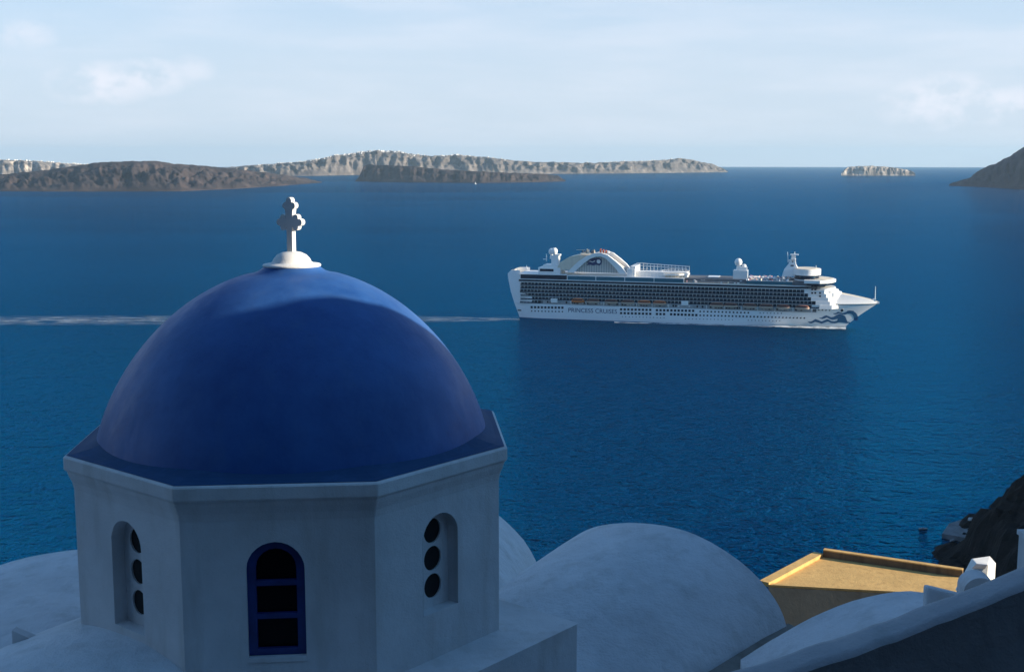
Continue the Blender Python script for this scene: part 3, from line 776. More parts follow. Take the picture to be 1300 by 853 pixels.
# balcony decks
rows_px = [(358.4, 361.8), (362.6, 366.2), (367.0, 370.4), (371.2, 375.5), (376.3, 380.0)]
zfl = [SP(660, y)[1] for y in (362.2, 366.6, 370.9, 375.3, 380.2)]   # floor heights, top deck first
DH = (zfl[0] - zfl[-1]) / 4
zfl = [zfl[-1] + DH * (4 - k) for k in range(5)]
xend = [SP(px, 370)[0] for px in (1021, 1026, 1030, 1036, 1041)]
BWID = 2.85
def balcony_mb(mbx, ox, oz, oy=-BM, h=None, s=1):
    h = h or DH; w = BWID
    def bx(x0, x1, y0, y1, z0, z1, m): mbx.box((ox + (x0 + x1) / 2, oy - s * 0 + s * (y0 + y1) / 2, oz + (z0 + z1) / 2), (x1 - x0, abs(y1 - y0), z1 - z0), m)
    bx(0, w, -.10, 2.3, -.20, .06, 0)
    bx(.06, w - .06, 0, .06, .10, 1.12, 1)
    bx(-.06, .06, .35, 2.2, .06, h - .22, 0)
    bx(.06, w, 2.2, 2.28, .06, h - .22, 2)
    bx(.2, w - .35, 2.12, 2.19, .08, h - .5, 1)
pm = MB(); balcony_mb(pm, 0, 0, 0)
proto = pm.build('balcony', [M['swhite'], M['rail'], M['cabinwall']], ship)
made = 0; rest = MB(); first = True
for j in range(120):
    for k in range(5):
        x = xend[k] - BWID * (j + 1)
        if x < XA - .5: continue
        if made < 100:
            o = proto if first else proto.copy()
            if not first: COL.objects.link(o); o.parent = ship
            o.location = (x, -BM, zfl[k]); first = False; made += 1
        else: balcony_mb(rest, x, zfl[k])
for k in range(5):                                           # port side, never seen but there
    for j in range(110):
        x = xend[k] - BWID * (j + 1)
        if x < XA - .5: continue
        rest.box((x + BWID / 2, BM - .9, zfl[k] - .1), (BWID, 1.8, .3), 0); rest.box((x, BM - 1, zfl[k] + 1.2), (.12, 1.6, 2.3), 0)
# short row of balconies under the stern end and by the bow
for x in np.arange(XA, SP(686, 383)[0], BWID): balcony_mb(rest, x, zfl[-1] - DH)
ro = rest.build('balcony', [M['swhite'], M['rail'], M['cabinwall']], ship); tag(ro, kind='stuff')
# white steel between balcony ends and the bridge front
fp = MB(); zt5 = zfl[0] + DH
steps = list(zip(xend, zfl))
for k, (x, z) in enumerate(steps):
    x1 = SP(1052 + 2.5 * k, 372, -12)[0]
    fp.prism([(x, -BM + .02), (x1 - 3, -BM + 1.6), (x1 + 1.5, -BM + 6), (x1 + 3.5, 0), (x1 + 1.5, BM - 6), (x1 - 3, BM - 1.6), (x, BM - .02)], z - .25, z + DH - .27, 0)
xlow = SP(1064, 380, -10)[0]
fp.prism([(XQ + .5, -BM + .03), (xlow - 4, -BM + 2.4), (xlow, -BM + 7), (xlow + 2, 0), (xlow, BM - 7), (xlow - 4, BM - 2.4), (XQ + .5, BM - .03)], ZS + .02, zfl[4] - .27, 0)
fp.build('forward_house', M['swhite'], ship)
for x, z in [(SP(px, py, -BM)[0], SP(px, py, -BM)[1]) for px in (1031, 1035) for py in (363, 367.5, 372)] + [(SP(px, py, -BM)[0], SP(px, py, -BM)[1]) for px in (1041,) for py in (372, 376)]:
    if x < xend[0] + 1: continue
    b = MB(); b.box((0, 0, 0), (1.3, .3, 1.3)); o = b.build('window', M['navy'], ship); o.location = (x, -BM + .25, z)
# upper decks
XD1 = SP(1000, 350)[0]
up1 = MB(); up1.prism([(XA - 1, -BM + .4), (SP(1012, 352)[0], -BM + .4), (SP(1030, 352)[0], -BM + 3), (SP(1036, 352)[0], 0), (SP(1030, 352)[0], BM - 3), (SP(1012, 352)[0], BM - .4), (XA - 1, BM - .4)], zt5 - .25, zt5 + 1.9, 0)
up1.build('window_band', M['navy'], ship)
sl = MB()
for z, y in ((zt5 - .25, -BM - .08), (zt5 + 1.95, -BM - .08)):
    sl.prism([(XA - 1, -BM - .05), (SP(1012, 352)[0], -BM - .05), (SP(1031, 352)[0], -BM + 2.6), (SP(1037, 352)[0], 0), (SP(1031, 352)[0], BM - 2.6), (SP(1012, 352)[0], BM + .05), (XA - 1, BM + .05)], z, z + .55, 0)
sl.build('deck_edge', M['swhite'], ship)
ZU = zt5 + 2.5
XM1 = SP(845, 352)[0]; XM2 = SP(930, 352)[0]; XM3 = SP(1002, 352)[0]
a = MB()
for x0, x1, z1, m in ((XA, SP(719, 350)[0], ZU + 3.4, 0),):
    a.box(((x0 + x1) / 2, 0, (ZU + z1) / 2), (x1 - x0 - 1, 2 * BM - 1.0, z1 - ZU), m)
a.build('aft_lounge', M['navy'], ship)
a = MB(); a.box(((XA - 2 + SP(719, 350)[0]) / 2, 0, ZU + 3.6), (SP(719, 350)[0] - XA + 2, 2 * BM - .6, .45)); a.build('deck_edge', M['swhite'], ship)
a = MB(); x0, x1 = SP(720, 350)[0], SP(868, 350)[0]
a.box(((x0 + x1) / 2, 0, ZU + 1.5), (x1 - x0, 2 * BM - 1.2, 3.0)); a.build('glass_screen', M['teal'], ship)
a = MB(); a.box(((x0 + x1) / 2, 0, ZU + 3.2), (x1 - x0 + .4, 2 * BM - .9, .4))
for i in range(5): a.box((x0 + (x1 - x0) * i / 4, -BM + .5, ZU + 1.5), (.5, .5, 3.2))
a.build('deck_edge', M['swhite'], ship)
x2 = SP(1006, 350)[0]
a = MB(); a.box(((x1 + x2) / 2, 0, ZU + .02), (x2 - x1, 2 * BM - .4, .5)); a.build('sun_deck', M['cream'], ship)
x3 = SP(948, 350)[0]
a = MB(); a.box(((x3 + x2) / 2, 0, ZU + 1.6), (x2 - x3, 2 * BM - 2, 2.6)); a.build('glass_screen', M['teal'], ship)
a = MB(); a.box(((x3 + x2) / 2, 0, ZU + 3.0), (x2 - x3 + .5, 2 * BM - 1.6, .35)); a.build('deck_edge', M['swhite'], ship)
a = MB()
for i in range(60):
    x = x1 + 2 + (x3 - x1 - 4) * i / 59; a.tube((x, -BM + .6, ZU + .3), (x, -BM + .6, ZU + 1.5), .06, n=4)
a.tube((x1, -BM + .6, ZU + 1.5), (x3, -BM + .6, ZU + 1.5), .08, n=4); a.build('railing', M['swhite'], ship)
rnd = random.Random(9); fur = MB(); cols = [M['swhite'], M['cream'], plain('pink_towel', (.55, .25, .28), .8), plain('blue_towel', (.05, .15, .3), .8)]
for _ in range(420):
    x = rnd.choice((rnd.uniform(x1 + 2, x3 - 2), rnd.uniform(x3, x2 - 2))); y = rnd.uniform(-BM + 1.5, BM - 3)
    z = ZU + .3 if x < x3 else ZU + 3.2
    fur.box((x, y, z + .4), (rnd.uniform(.5, 1.8), rnd.uniform(.5, .9), rnd.uniform(.6, 2.2)), rnd.choice((0, 0, 0, 1, 2, 3)), rnd.uniform(0, 1.5))
tag(fur.build('deck_furniture', cols, ship), kind='stuff')
# forward observation lounge, bridge
def ell(cx, rx, ry, n=28, y0=0): return [(cx + rx * math.cos(2 * math.pi * i / n), y0 + ry * math.sin(2 * math.pi * i / n)) for i in range(n)]
lx, lz0 = SP(1024, 350, -6)[0], ZU + .02; lz1 = SP(1022, 342, -8)[1]
a = MB(); a.prism(ell(lx, 9.5, 12), lz0, lz0 + (lz1 - lz0) * .35, 0, True); a.build('lounge', M['swhite'], ship)
a = MB(); a.prism(ell(lx, 9.3, 11.8), lz0 + (lz1 - lz0) * .35, lz0 + (lz1 - lz0) * .62, 0, True); a.build('window_band', M['navy'], ship)
a = MB(); a.prism(ell(lx, 10.3, 12.8), lz0 + (lz1 - lz0) * .62, lz1, 0, True); a.prism(ell(lx - .5, 9.3, 11.6), lz1, lz1 + .35, 1, True); a.build('lounge_roof', [M['swhite'], M['cream']], ship)
bx0, bz1 = SP(1046, 352, -6)[0], SP(1046, 355, -8)[1]; bz0 = SP(1046, 361, -BM)[1]
a = MB(); a.prism([(bx0 - 12, -BM - 2.4), (bx0 - 3, -BM - 2.6), (bx0 + 2, -BM + 1), (bx0 + 6.5, -7), (bx0 + 8, 0), (bx0 + 6.5, 7), (bx0 + 2, BM - 1), (bx0 - 3, BM + 2.6), (bx0 - 12, BM + 2.4)], bz0 - 1.2, bz0 + .5, 0); a.build('window_band', M['navy'], ship)
a = MB(); a.prism([(bx0 - 14, -BM - 2.6), (bx0 - 2.5, -BM - 2.9), (bx0 + 2.6, -BM + .8), (bx0 + 7.2, -7), (bx0 + 8.8, 0), (bx0 + 7.2, 7), (bx0 + 2.6, BM - .8), (bx0 - 2.5, BM + 2.9), (bx0 - 14, BM + 2.6)], bz0 + .5, bz1, 0)
a.prism(ell(bx0 - 1, 7.8, 13), bz1, bz1 + .3, 1, True); a.build('bridge', [M['swhite'], M['cream']], ship)
# sloping front tiers below the bridge
a = MB()
for k, (px, py) in enumerate(((1059, 365.5), (1063, 369), (1067, 372))):
    x, z = SP(px, py, -9); a.prism(ell(x - 8, 9, 13.5 - k), ZS + 3, z, 0, True)
a.build('front_tiers', M['swhite'], ship)
# mast
mx = SP(1004, 347, 0)[0]; z0 = SP(1004, 347, 0)[1]; z1 = SP(1006, 324, 0)[1]; hm = z1 - z0
a = MB(); n4 = lambda cx, rx, ry, z: [(cx - rx, -ry, z), (cx + rx, -ry, z), (cx + rx, ry, z), (cx - rx, ry, z)]
a.loft([n4(mx + .5, 6.8, 5, z0 - 2), n4(mx + .3, 5.4, 4, z0 + hm * .2), n4(mx + .8, 2.8, 2.5, z0 + hm * .5), n4(mx + 1.3, 1.6, 1.5, z0 + hm * .8), n4(mx + 1.6, 1.3, 1.3, z1)], 0, False)
a.box((mx + 2.2, 0, z1 + .4), (6, 5, .6)); a.box((mx + 1.6, 0, z1 - 3), (3.5, 6, .5)); a.box((mx - .5, 0, z0 + hm * .72), (3, 4.5, .5))
a.build('mast', M['swhite'], ship)
a = MB(); a.tube((mx - 2.2, 0, z0 + hm * .6), (mx - 3, 0, z1 + 2.4), .35, .12); a.tube((mx + 2.4, 0, z1 + .6), (mx + 2.4, 0, z1 + 2.6), .25); a.build('aerial', M['swhite'], ship)
a = MB(); a.box((mx + .9, -2.9, z0 + hm * .42), (2.4, .3, 1.8)); a.box((mx + 1.2, -2.0, z0 + hm * .62), (.8, .3, 2)); a.build('louvre', M['shade'], ship)
x, z = SP(1110.8, 382, 0); zt_ = SP(1110.8, 363.5, 0)[1]
a = MB(); a.tube((x, 0, z - 1), (x, 0, zt_), .32, .16); a.box((x - .5, 0, z + .8), (2.5, 2.5, 1.6)); a.build('bow_mast', M['swhite'], ship)
x, z = SP(1036, 342, 0); a = MB(); a.tube((x, 0, z - 2), (x, 0, z + 3), .2); a.build('aerial', M['swhite'], ship)
# radomes
for (px, py, r) in ((699.0, 319.8, 2.5), (703.8, 319.0, 2.7), (937.5, 333.0, 2.9), (944.8, 338.2, 1.7)):
    x, z = SP(px, py, -2 if px < 710 else -5); yy = -2 if px != 699.0 else 1.5
    a = MB(); a.ball((0, 0, 0), r, 0, 16, (1, 1, 1.08)); a.tube((0, 0, -r * .8), (0, 0, -r - 3.4), r * .42, r * .62)
    o = a.build('radome', M['swhite'], ship); o.location = (x, yy if px < 710 else -5, z)
x, z = SP(940, 343.5, -9); z2 = SP(940, 339.5, -9)[1]
a = MB(); a.box((x, -5, (ZU + z) / 2), (11, 9, z - ZU)); a.box((x + 1.5, -5, (z + z2) / 2), (6.5, 6, z2 - z)); a.build('deck_house', M['swhite'], ship)
a = MB()
for k, (f0, f1, hh) in enumerate(((.03, .30, 2.6), (.36, .52, 3.2), (.58, .94, 2.4))):
    xa, xb = x1 + (x3 - x1) * f0, x1 + (x3 - x1) * f1
    a.box(((xa + xb) / 2, 3, ZU + .3 + hh / 2), (xb - xa, 12, hh), 0); a.box(((xa + xb) / 2, 3, ZU + .3 + hh + .15), (xb - xa + 1, 13, .3), 0)
    for q in range(int((xb - xa) / 4)): a.box((xa + 2 + 4 * q, -3.1, ZU + .3 + hh * .5), (2.4, .3, 1.1), 1)
a.build('pool_house', [M['swhite'], M['navy']], ship)
a = MB()
for q in range(46):
    xx = x1 + 3 + (x2 - x1 - 8) * random.random(); yy = random.uniform(-BM + 2, -4); zz = ZU + (.3 if xx < x3 else 3.2)
    a.tube((xx, yy, zz), (xx, yy, zz + 2.1), .07, n=4); a.tube((xx, yy, zz + 1.9), (xx, yy, zz + 2.5), 1.3, .05, n=8)
tag(a.build('sun_umbrella', M['swhite'], ship), kind='stuff')
# aft structures
x0, z0 = SP(684, 343, -8); x1_, z1 = SP(712, 331, -8)
a = MB(); a.box(((x0 + x1_) / 2, -1, ZU + 6.2), (x1_ - x0, 18, 4.8)); a.box(((x0 + x1_) / 2 + 1, -1, ZU + 9.6), (x1_ - x0 - 5, 14, 2.0)); zr_ = SP(706, 324.5, -4)[1]; xr0, xr1 = SP(697, 330, -4)[0], SP(712, 330, -4)[0]
a.box(((xr0 + xr1) / 2, -1.5, (ZU + 9 + zr_) / 2), ((xr1 - xr0) * .6, 6, zr_ - ZU - 9)); a.box(((xr0 + xr1) / 2 + 2, -1.5, zr_ + .4), (4, 5, 1.2))
a.build('aft_house', M['swhite'], ship)
a = MB(); a.box(((x0 + x1_) / 2 - 2, -10.05, ZU + 6.6), ((x1_ - x0) * .62, .3, 1.9)); a.build('window_band', M['navy'], ship)
a = MB()
for k in range(16): a.tube((x0 - 8 + 1.8 * k, -11.5, ZU + 3.8), (x0 - 8 + 1.8 * k, -11.5, ZU + 5.2), .1, n=4)
a.tube((x0 - 8, -11.5, ZU + 5.2), (x0 + 20, -11.5, ZU + 5.2), .12, n=4); a.build('railing', M['swhite'], ship)
for px, py, hgt in ((657, 342, 3.2), (669, 339, 3.0), (694, 326, 5.0)):
    x, z = SP(px, py, 0); a = MB(); a.tube((x, 0, z - hgt * .7), (x - .3, 0, z + hgt * .5), .5, .2); a.box((x - 1.2, 0, z - hgt * .4), (3.2, 1.2, .5)); a.build('aerial', M['swhite'], ship)
# cream funnel casing with sloping sides
pf = [SP(px, py, -9) for px, py in ((706, 343), (711, 333), (722, 326.5), (734, 324), (752, 325), (770, 328), (790, 343))]
a = MB(); n = len(pf)
a.add([(x, -9, z) for x, z in pf] + [(x, 9, z) for x, z in pf], [tuple(range(n))[::-1], tuple(range(n, 2 * n))] + [(i, (i + 1) % n, n + (i + 1) % n, n + i) for i in range(n)])
a.build('funnel_casing', M['cream'], ship)
# arch: two white ribs and grey louvred infill between
def arch_curve(o=0):
    pts = [(721 + o, 345), (727 + o * .9, 339), (735 + o * .8, 331.5), (745 + o * .6, 324.8), (755 + o * .2, 321.4), (764, 321.2 - 0), (772 - o * .4, 324), (781 - o * .7, 331), (789 - o * .9, 338), (796 - o, 347)]
    return pts
for yy in (-11.5, 11.5):
    oc_ = [SP(px, py, -11.5) for px, py in arch_curve(0)]
    inn = [SP(px, py, -11.5) for px, py in [(729, 346), (734, 341), (741, 334.5), (749, 328.8), (757, 325.8), (763, 325.6), (769, 328), (775.5, 334), (782, 341), (787, 347.5)]]
    rings = [[(o[0], yy - 1.6, o[1]), (i_[0], yy - 1.6, i_[1]), (i_[0], yy + 1.6, i_[1]), (o[0], yy + 1.6, o[1])] for o, i_ in zip(oc_, inn)]
    a = MB(); a.loft(rings, 0, False); a.build('funnel_arch', M['swhite'], ship)
gi = [SP(px, py, -10.0) for px, py in ((731, 345.5), (736, 339), (743, 333), (750, 328), (757, 325.4), (763, 325.2), (769, 328), (775, 333.5), (782, 341), (786, 347))]
a = MB(); n = len(gi); a.add([(x, -10.0, z) for x, z in gi] + [(x, -9.05, z) for x, z in gi], [tuple(range(n))[::-1]] + [(i, (i + 1) % n, n + (i + 1) % n, n + i) for i in range(n)])
M['louvre'], ntl, bl = newmat('grey_louvres'); bl.inputs['Roughness'].default_value = .6
wv_ = ntl.nodes.new('ShaderNodeTexWave'); wv_.inputs['Scale'].default_value = .16; wv_.bands_direction = 'X'; tcx = ntl.nodes.new('ShaderNodeTexCoord'); ntl.links.new(tcx.outputs['Object'], wv_.inputs[0])
ntl.links.new(mixc(ntl, mrange(ntl, wv_.outputs[1], .6, .9, 0, 1), (.52, .50, .46), (.30, .30, .30)), bl.inputs['Base Color'])
a.build('funnel_infill', M['louvre'], ship)
def flat_part(name, px_poly, y, mat, thick=.15):
    q = [SP(px, py, y) for px, py in px_poly]; n = len(q); a = MB()
    tri_ = tessellate_polygon([[Vector((x, z, 0)) for x, z in q]])
    fs = []
    for t in tri_:
        A, B, C_ = [Vector(q[i]) for i in t]; fs.append(tuple(t) if (B - A).cross(C_ - A) > 0 else tuple(t[::-1]))
    a.add([(x, y, z) for x, z in q], fs); a.add([(x, y, z) for x, z in q] + [(x, y + thick, z) for x, z in q], [(i, n + i, n + (i + 1) % n, (i + 1) % n) for i in range(n)])
    return a.build(name, mat, ship)
em = [(744.5, 337), (747, 334), (744.5, 333), (747.5, 330.5), (745, 329.5), (748.5, 328), (754, 327.6), (760, 327.2), (763.5, 329), (764.3, 332), (763.5, 335), (761, 337.2), (757, 336.2), (753, 337.2), (749, 336.2)]
flat_part('funnel_emblem', em, -10.25, M['navypaint'])
flat_part('funnel_emblem', [(757.6, 330.6), (759, 329.6), (761, 329.8), (762.3, 331.2), (762.2, 333.4), (760.5, 334.8), (758.4, 334.2), (757.4, 332.6)], -10.42, M['swhite'], .1)
flat_part('funnel_emblem', [(746.5, 332.6), (749, 331.2), (752, 332.4), (755.5, 331.0), (755.4, 331.9), (752, 333.3), (749, 332.1)], -10.42, M['swhite'], .1)
# funnel tops and equipment over the arch
for px in (762.5, 766, 769.5, 772.5):
    x, z = SP(px, 321.5, -5); zt_ = SP(px, 315.8 + (px - 762) * .25, -5)[1]
    a = MB(); a.tube((0, 0, 0), (0, 0, zt_ - z), .75, .62, 10, 0 if px < 770 else 1); o = a.build('exhaust_pipe', [M['red'], M['swhite']], ship); o.location = (x, -5, z)
x, z = SP(738, 322, -4); x2_, z2 = SP(756, 316.5, -4); a = MB()
a.box(((x + x2_) / 2, -4, z + .3), (x2_ - x, 7, .5)); rnd = random.Random(2)
for _ in range(14): xx = rnd.uniform(x, x2_); hh = rnd.uniform(1, z2 - z); a.box((xx, rnd.uniform(-7, -1), z + hh / 2), (rnd.uniform(.4, 1.4), .8, hh), rnd.choice((0, 0, 1)))
a.tube((x - 4, -4, z2 - .8), (x + 3, -4, z2 - .8), .2, n=4)
a.build('funnel_platform', [M['cream'], M['shade']], ship)
# right foot of the arch, sports court fence, round bar deck
x, z = SP(801, 343, -12); a = MB(); a.box((x, 0, ZU + 6.2), (6.2, 24, 6.0)); a.box((x + 1.2, 0, ZU + 10.2), (4, 22, 2.2)); a.build('stair_house', M['swhite'], ship)
xa_, za_ = SP(803, 349, -13); xb_, zb_ = SP(871, 349, -13); zt1 = SP(805, 336.3, -13)[1]; zt2 = SP(870, 340.5, -13)[1]; zlo = ZU + 3.3
a = MB()
for yy in (-13, 6):
    for k in range(5):
        f_ = k / 4; a.tube((xa_, yy, zlo + (zt1 - zlo) * f_), (xb_, yy, zlo + (zt2 - .4 - zlo) * f_), .22 if k in (0, 4) else .1, n=4)
    for k in range(16):
        f_ = k / 15; x = xa_ + (xb_ - xa_) * f_; a.tube((x, yy, zlo), (x, yy, zt1 + (zt2 - zt1) * f_), .13, n=4)
a.build('court_fence', M['swhite'], ship)
a = MB(); a.box(((xa_ + xb_) / 2, -3.5, zlo + 2.0), (xb_ - xa_, 10, 3.8)); a.build('court_house', M['swhite'], ship)
x, z = SP(856, 347, -10); a = MB()
for k, (rx, ry, zz0, zz1, m) in enumerate(((10, 11, ZU + .2, ZU + 3.4, 0), (9.2, 10.2, ZU + 3.4, ZU + 5.2, 1), (11, 12, ZU + 5.2, ZU + 6.3, 0), (10, 11, ZU + 6.3, ZU + 6.6, 1))): a.prism(ell(x, rx, ry, 28, -2), zz0, zz1, m, True)
for k in range(28): p = ell(x, 10.6, 11.6, 28, -2)[k]; q = ell(x, 10.6, 11.6, 28, -2)[(k + 1) % 28]; a.tube((*p, ZU + 6.3), (*p, ZU + 8.0), .1, n=4); a.tube((*p, ZU + 8.0), (*q, ZU + 8.0), .12, n=4)
a.build('terrace_bar', [M['swhite'], M['cream']], ship)
x, z = SP(876, 349, -10); a = MB(); a.box((x, -3, ZU + 1.4), (9, 18, 2.2)); a.build('deck_house', M['swhite'], ship)
# promenade: recess behind boats, posts, dark openings, tender platforms
a = MB(); xp0, xp1 = SP(688, 386)[0], SP(1032, 386)[0]
a.box(((xp0 + xp1) / 2, -BM + 2.55, (ZL + zfl[-1]) / 2), (xp1 - xp0, .12, zfl[-1] - ZL - .4)); a.build('promenade_wall', M['promwall'], ship)
rnd = random.Random(3)
for px in np.arange(691, 1030, 3.4):
    if abs(px - 703) < 5 or abs(px - 869) < 5 or rnd.random() < .35: continue
    b = MB(); b.box((0, 0, 0), (1.3, .2, 1.6)); o = b.build('promenade_window', M['navy'] if rnd.random() < .7 else M['swhite'], ship); o.location = (SP(px, 388)[0], -BM + 2.4, ZL + 1.5)
for px in (703.5, 869.5):
    x, z = SP(px, 382.5); b = MB(); b.box((0, 0, 0), (5.4, 2.2, 3.2)); o = b.build('tender_platform', M['swhite'], ship); o.location = (x, -BM + .4, SP(px, 381.5 if px < 800 else 385)[1])
pr = MB()
for px in (725, 744, 766, 787, 808, 828, 849, 897, 920, 941, 962, 984, 1007, 1031):
    x = SP(px, 384)[0]; pr.box((x, -BM + .25, (ZL + zfl[-1]) / 2 - .1), (.55, .5, zfl[-1] - ZL - .4)); pr.box((x, -BM - .6, zfl[-1] - .75), (.55, 2.2, .5))
pr.build('davit_post', M['swhite'], ship)
# windows in the hull
def hull_pt(px, py, off=.08):
    y = -BM
    for _ in range(25):
        x, z = SP(px, py, y); y = -(hw(x, z) + off)
    return x, y, z
wm = MB(); wm.box((0, 0, 0), (1.75, .12, 1.75)); wproto = wm.build('window', M['navy'], ship); wfirst = True
def hwin(px0, px1, step, y0, y1):
    global wfirst
    n = int(round((px1 - px0) / step)); xw = None
    for i in range(n + 1):
        px = px0 + (px1 - px0) * i / n; py = y0 + (y1 - y0) * i / n
        x, y, z = hull_pt(px, py)
        o = wproto if wfirst else wproto.copy()
        if not wfirst: COL.objects.link(o); o.parent = ship
        wfirst = False; o.location = (x, y, z)
hwin(675, 714, 4.35, 390, 390.6)
hwin(788.5, 825.5, 4.5, 392.8, 393.4); hwin(834, 880, 4.6, 393.8, 394.6)
hwin(788.5, 825.5, 4.5, 397.5, 398.4); hwin(834, 843, 4.5, 398.6, 398.8); hwin(852, 884, 4.6, 399, 400)
ph = MB()
def ports(px0, px1, step, y0, y1, s=.85):
    n = int(round((px1 - px0) / step))
    for i in range(n + 1):
        px = px0 + (px1 - px0) * i / n; x, y, z = hull_pt(px, y0 + (y1 - y0) * i / n)
        ph.box((x, y, z), (s, .12, s))
ports(675, 714, 4.35, 394.8, 395.6, 1.0); ports(889, 950, 4.6, 395.4, 397, 1.2); ports(889, 1021, 4.6, 400.3, 403.6, 1.2)
ports(790, 843, 4.5, 402, 403.4, .6); ports(870, 930, 4.6, 404.6, 406, .6); ports(950, 990, 4.6, 406.6, 407.4, .6)
ports(965, 992, 4.6, 397.2, 397.8, .7); ports(1035, 1053, 5, 393.3, 394, .9); ports(671, 684, 4, 383.8, 384, 1.0)
tag(ph.build('porthole', M['navy'], ship), kind='stuff')
x, y, z = hull_pt(660.5, 393.8); b = MB(); b.box((x, y, z), (4.4, .3, 1.1)); b.build('mooring_port', M['shade'], ship)
x, y, z = hull_pt(1069, 393.6, .12); b = MB(); b.ball((x, y, z), 1.25, 0, 12, (.9, .5, 1.25)); b.build('anchor', M['navy'], ship)
# lettering on the hull
fc = bpy.data.curves.new('lettering', 'FONT'); fc.body = 'PRINCESS CRUISES'; fc.size = 1; fc.extrude = .02
fo = bpy.data.objects.new('lettering_curve', fc); COL.objects.link(fo); bpy.context.view_layer.update()
me = bpy.data.meshes.new_from_object(fo); bpy.data.objects.remove(fo)
vs_ = np.array([v.co[:] for v in me.vertices]); lo, hi = vs_.min(0), vs_.max(0)
xl, zl_ = SP(721.6, 396.2); xr, zr = SP(783.4, 396.9); _, zh = SP(721.6, 390.8)
for v in me.vertices:
    v.co = (xl + (v.co.x - lo[0]) / (hi[0] - lo[0]) * (xr - xl), -BM - .12 + v.co.z, min(zl_, zr + .3) + (v.co.y - lo[1]) / (hi[1] - lo[1]) * (zh - zl_))
me.materials.append(M['navypaint']); fo = bpy.data.objects.new('lettering', me); COL.objects.link(fo); fo.parent = ship
# blue waves painted on the bow
def ribbon(mbx, upper, lower, n=40, off=.16):
    P = []
    for i in range(n + 1):
        t = i / n; pu, pl_ = upper(t), lower(t)
        P.append([hull_pt(pu[0] + (pl_[0] - pu[0]) * s, pu[1] + (pl_[1] - pu[1]) * s, off) for s in (0, .33, .67, 1)])
    mbx.grid(P, 0, True, True)
def poly_at(pts): xs_ = [p[0] for p in pts]; return lambda t: (xs_[0] + (xs_[-1] - xs_[0]) * t, interp(pts, xs_[0] + (xs_[-1] - xs_[0]) * t))
bwv = MB()
ribbon(bwv, poly_at([(1025.3, 408.4), (1030, 408.3), (1035, 405), (1039, 406.4), (1043, 408.2), (1047, 406.5), (1050.5, 404.9), (1055, 407.4), (1059, 408.2), (1063, 407.0), (1068, 406.3), (1073, 408), (1080, 409.2)]),
       poly_at([(1025.3, 408.6), (1028, 410.4), (1031, 410.2), (1035, 408.6), (1039, 409.6), (1043, 410.8), (1048, 409.2), (1051, 408.3), (1055, 410), (1060, 410.6), (1065, 409.2), (1070, 409.6), (1075, 410.4), (1080, 410.2)]))
ribbon(bwv, poly_at([(1040, 403.5), (1043, 403.3), (1046, 401.3), (1049, 400.3), (1052, 401.5), (1055, 402.8), (1058, 402.4), (1062, 400), (1066, 398.4), (1070, 399.8), (1073, 401.4)]),
       poly_at([(1040, 403.9), (1044, 405.2), (1047, 404.2), (1050, 403), (1053, 405), (1057, 406.2), (1061, 405.3), (1066, 404), (1070, 405.8), (1074, 407), (1075.5, 407.6)]))
ribbon(bwv, poly_at([(1057.6, 398), (1061, 397.6), (1064, 395.8), (1067, 396.6), (1070, 397.4), (1073, 396.6), (1076, 395.2), (1080, 394.2), (1084, 394.8)]),
       poly_at([(1057.6, 398.4), (1060, 399.4), (1063, 398.6), (1066, 397.8), (1069, 399), (1072, 399.6), (1075, 398.6), (1079, 397.6), (1083.5, 398)]))
def arcpt(cx, cy, rx, ry, a0, a1): return lambda t: (cx + rx * math.cos(a0 + (a1 - a0) * t), cy - ry * math.sin(a0 + (a1 - a0) * t))
ribbon(bwv, arcpt(1079, 403.8, 10.2, 9.6, math.pi * .62, -.30), arcpt(1078.5, 404.2, 5.4, 6.0, math.pi * .62, -.45), 30)
ribbon(bwv, poly_at([(1063, 405.5), (1066, 403), (1069, 402), (1072, 403.4), (1074, 405)]), poly_at([(1063, 408), (1066, 407.6), (1069, 407.6), (1072, 408.3), (1076, 409)]), 12)
bwv.build('bow_emblem', M['wave'], ship)

# lifeboats hanging along the promenade
lbp = [(733.8, 'short all-orange lifeboat hung first from the ship\'s stern'), (753, 'orange-topped lifeboat hung second from the ship\'s stern, before the big arch'), (776, 'orange-topped lifeboat hung third from the ship\'s stern'),
       (797, 'orange-topped lifeboat hung fourth from the ship\'s stern'), (818, 'bright orange lifeboat with lit windows, fifth from the ship\'s stern'), (837.5, 'bright orange lifeboat just aft of the middle gap, sixth from the stern'),
       (910, 'lifeboat just forward of the middle gap, sixth from the ship\'s bow'), (928, 'lifeboat with pale hull hung fifth from the ship\'s bow'), (952, 'lifeboat with pale hull hung fourth from the ship\'s bow'),
       (973, 'lifeboat with pale hull hung third from the ship\'s bow'), (995, 'lifeboat with pale hull hung second from the ship\'s bow'), (1019, 'lifeboat with rounded end hung nearest the ship\'s bow')]
M['dullorange'] = plain('faded_orange', (.22, .085, .055), .55, 0, .15, 1.5)
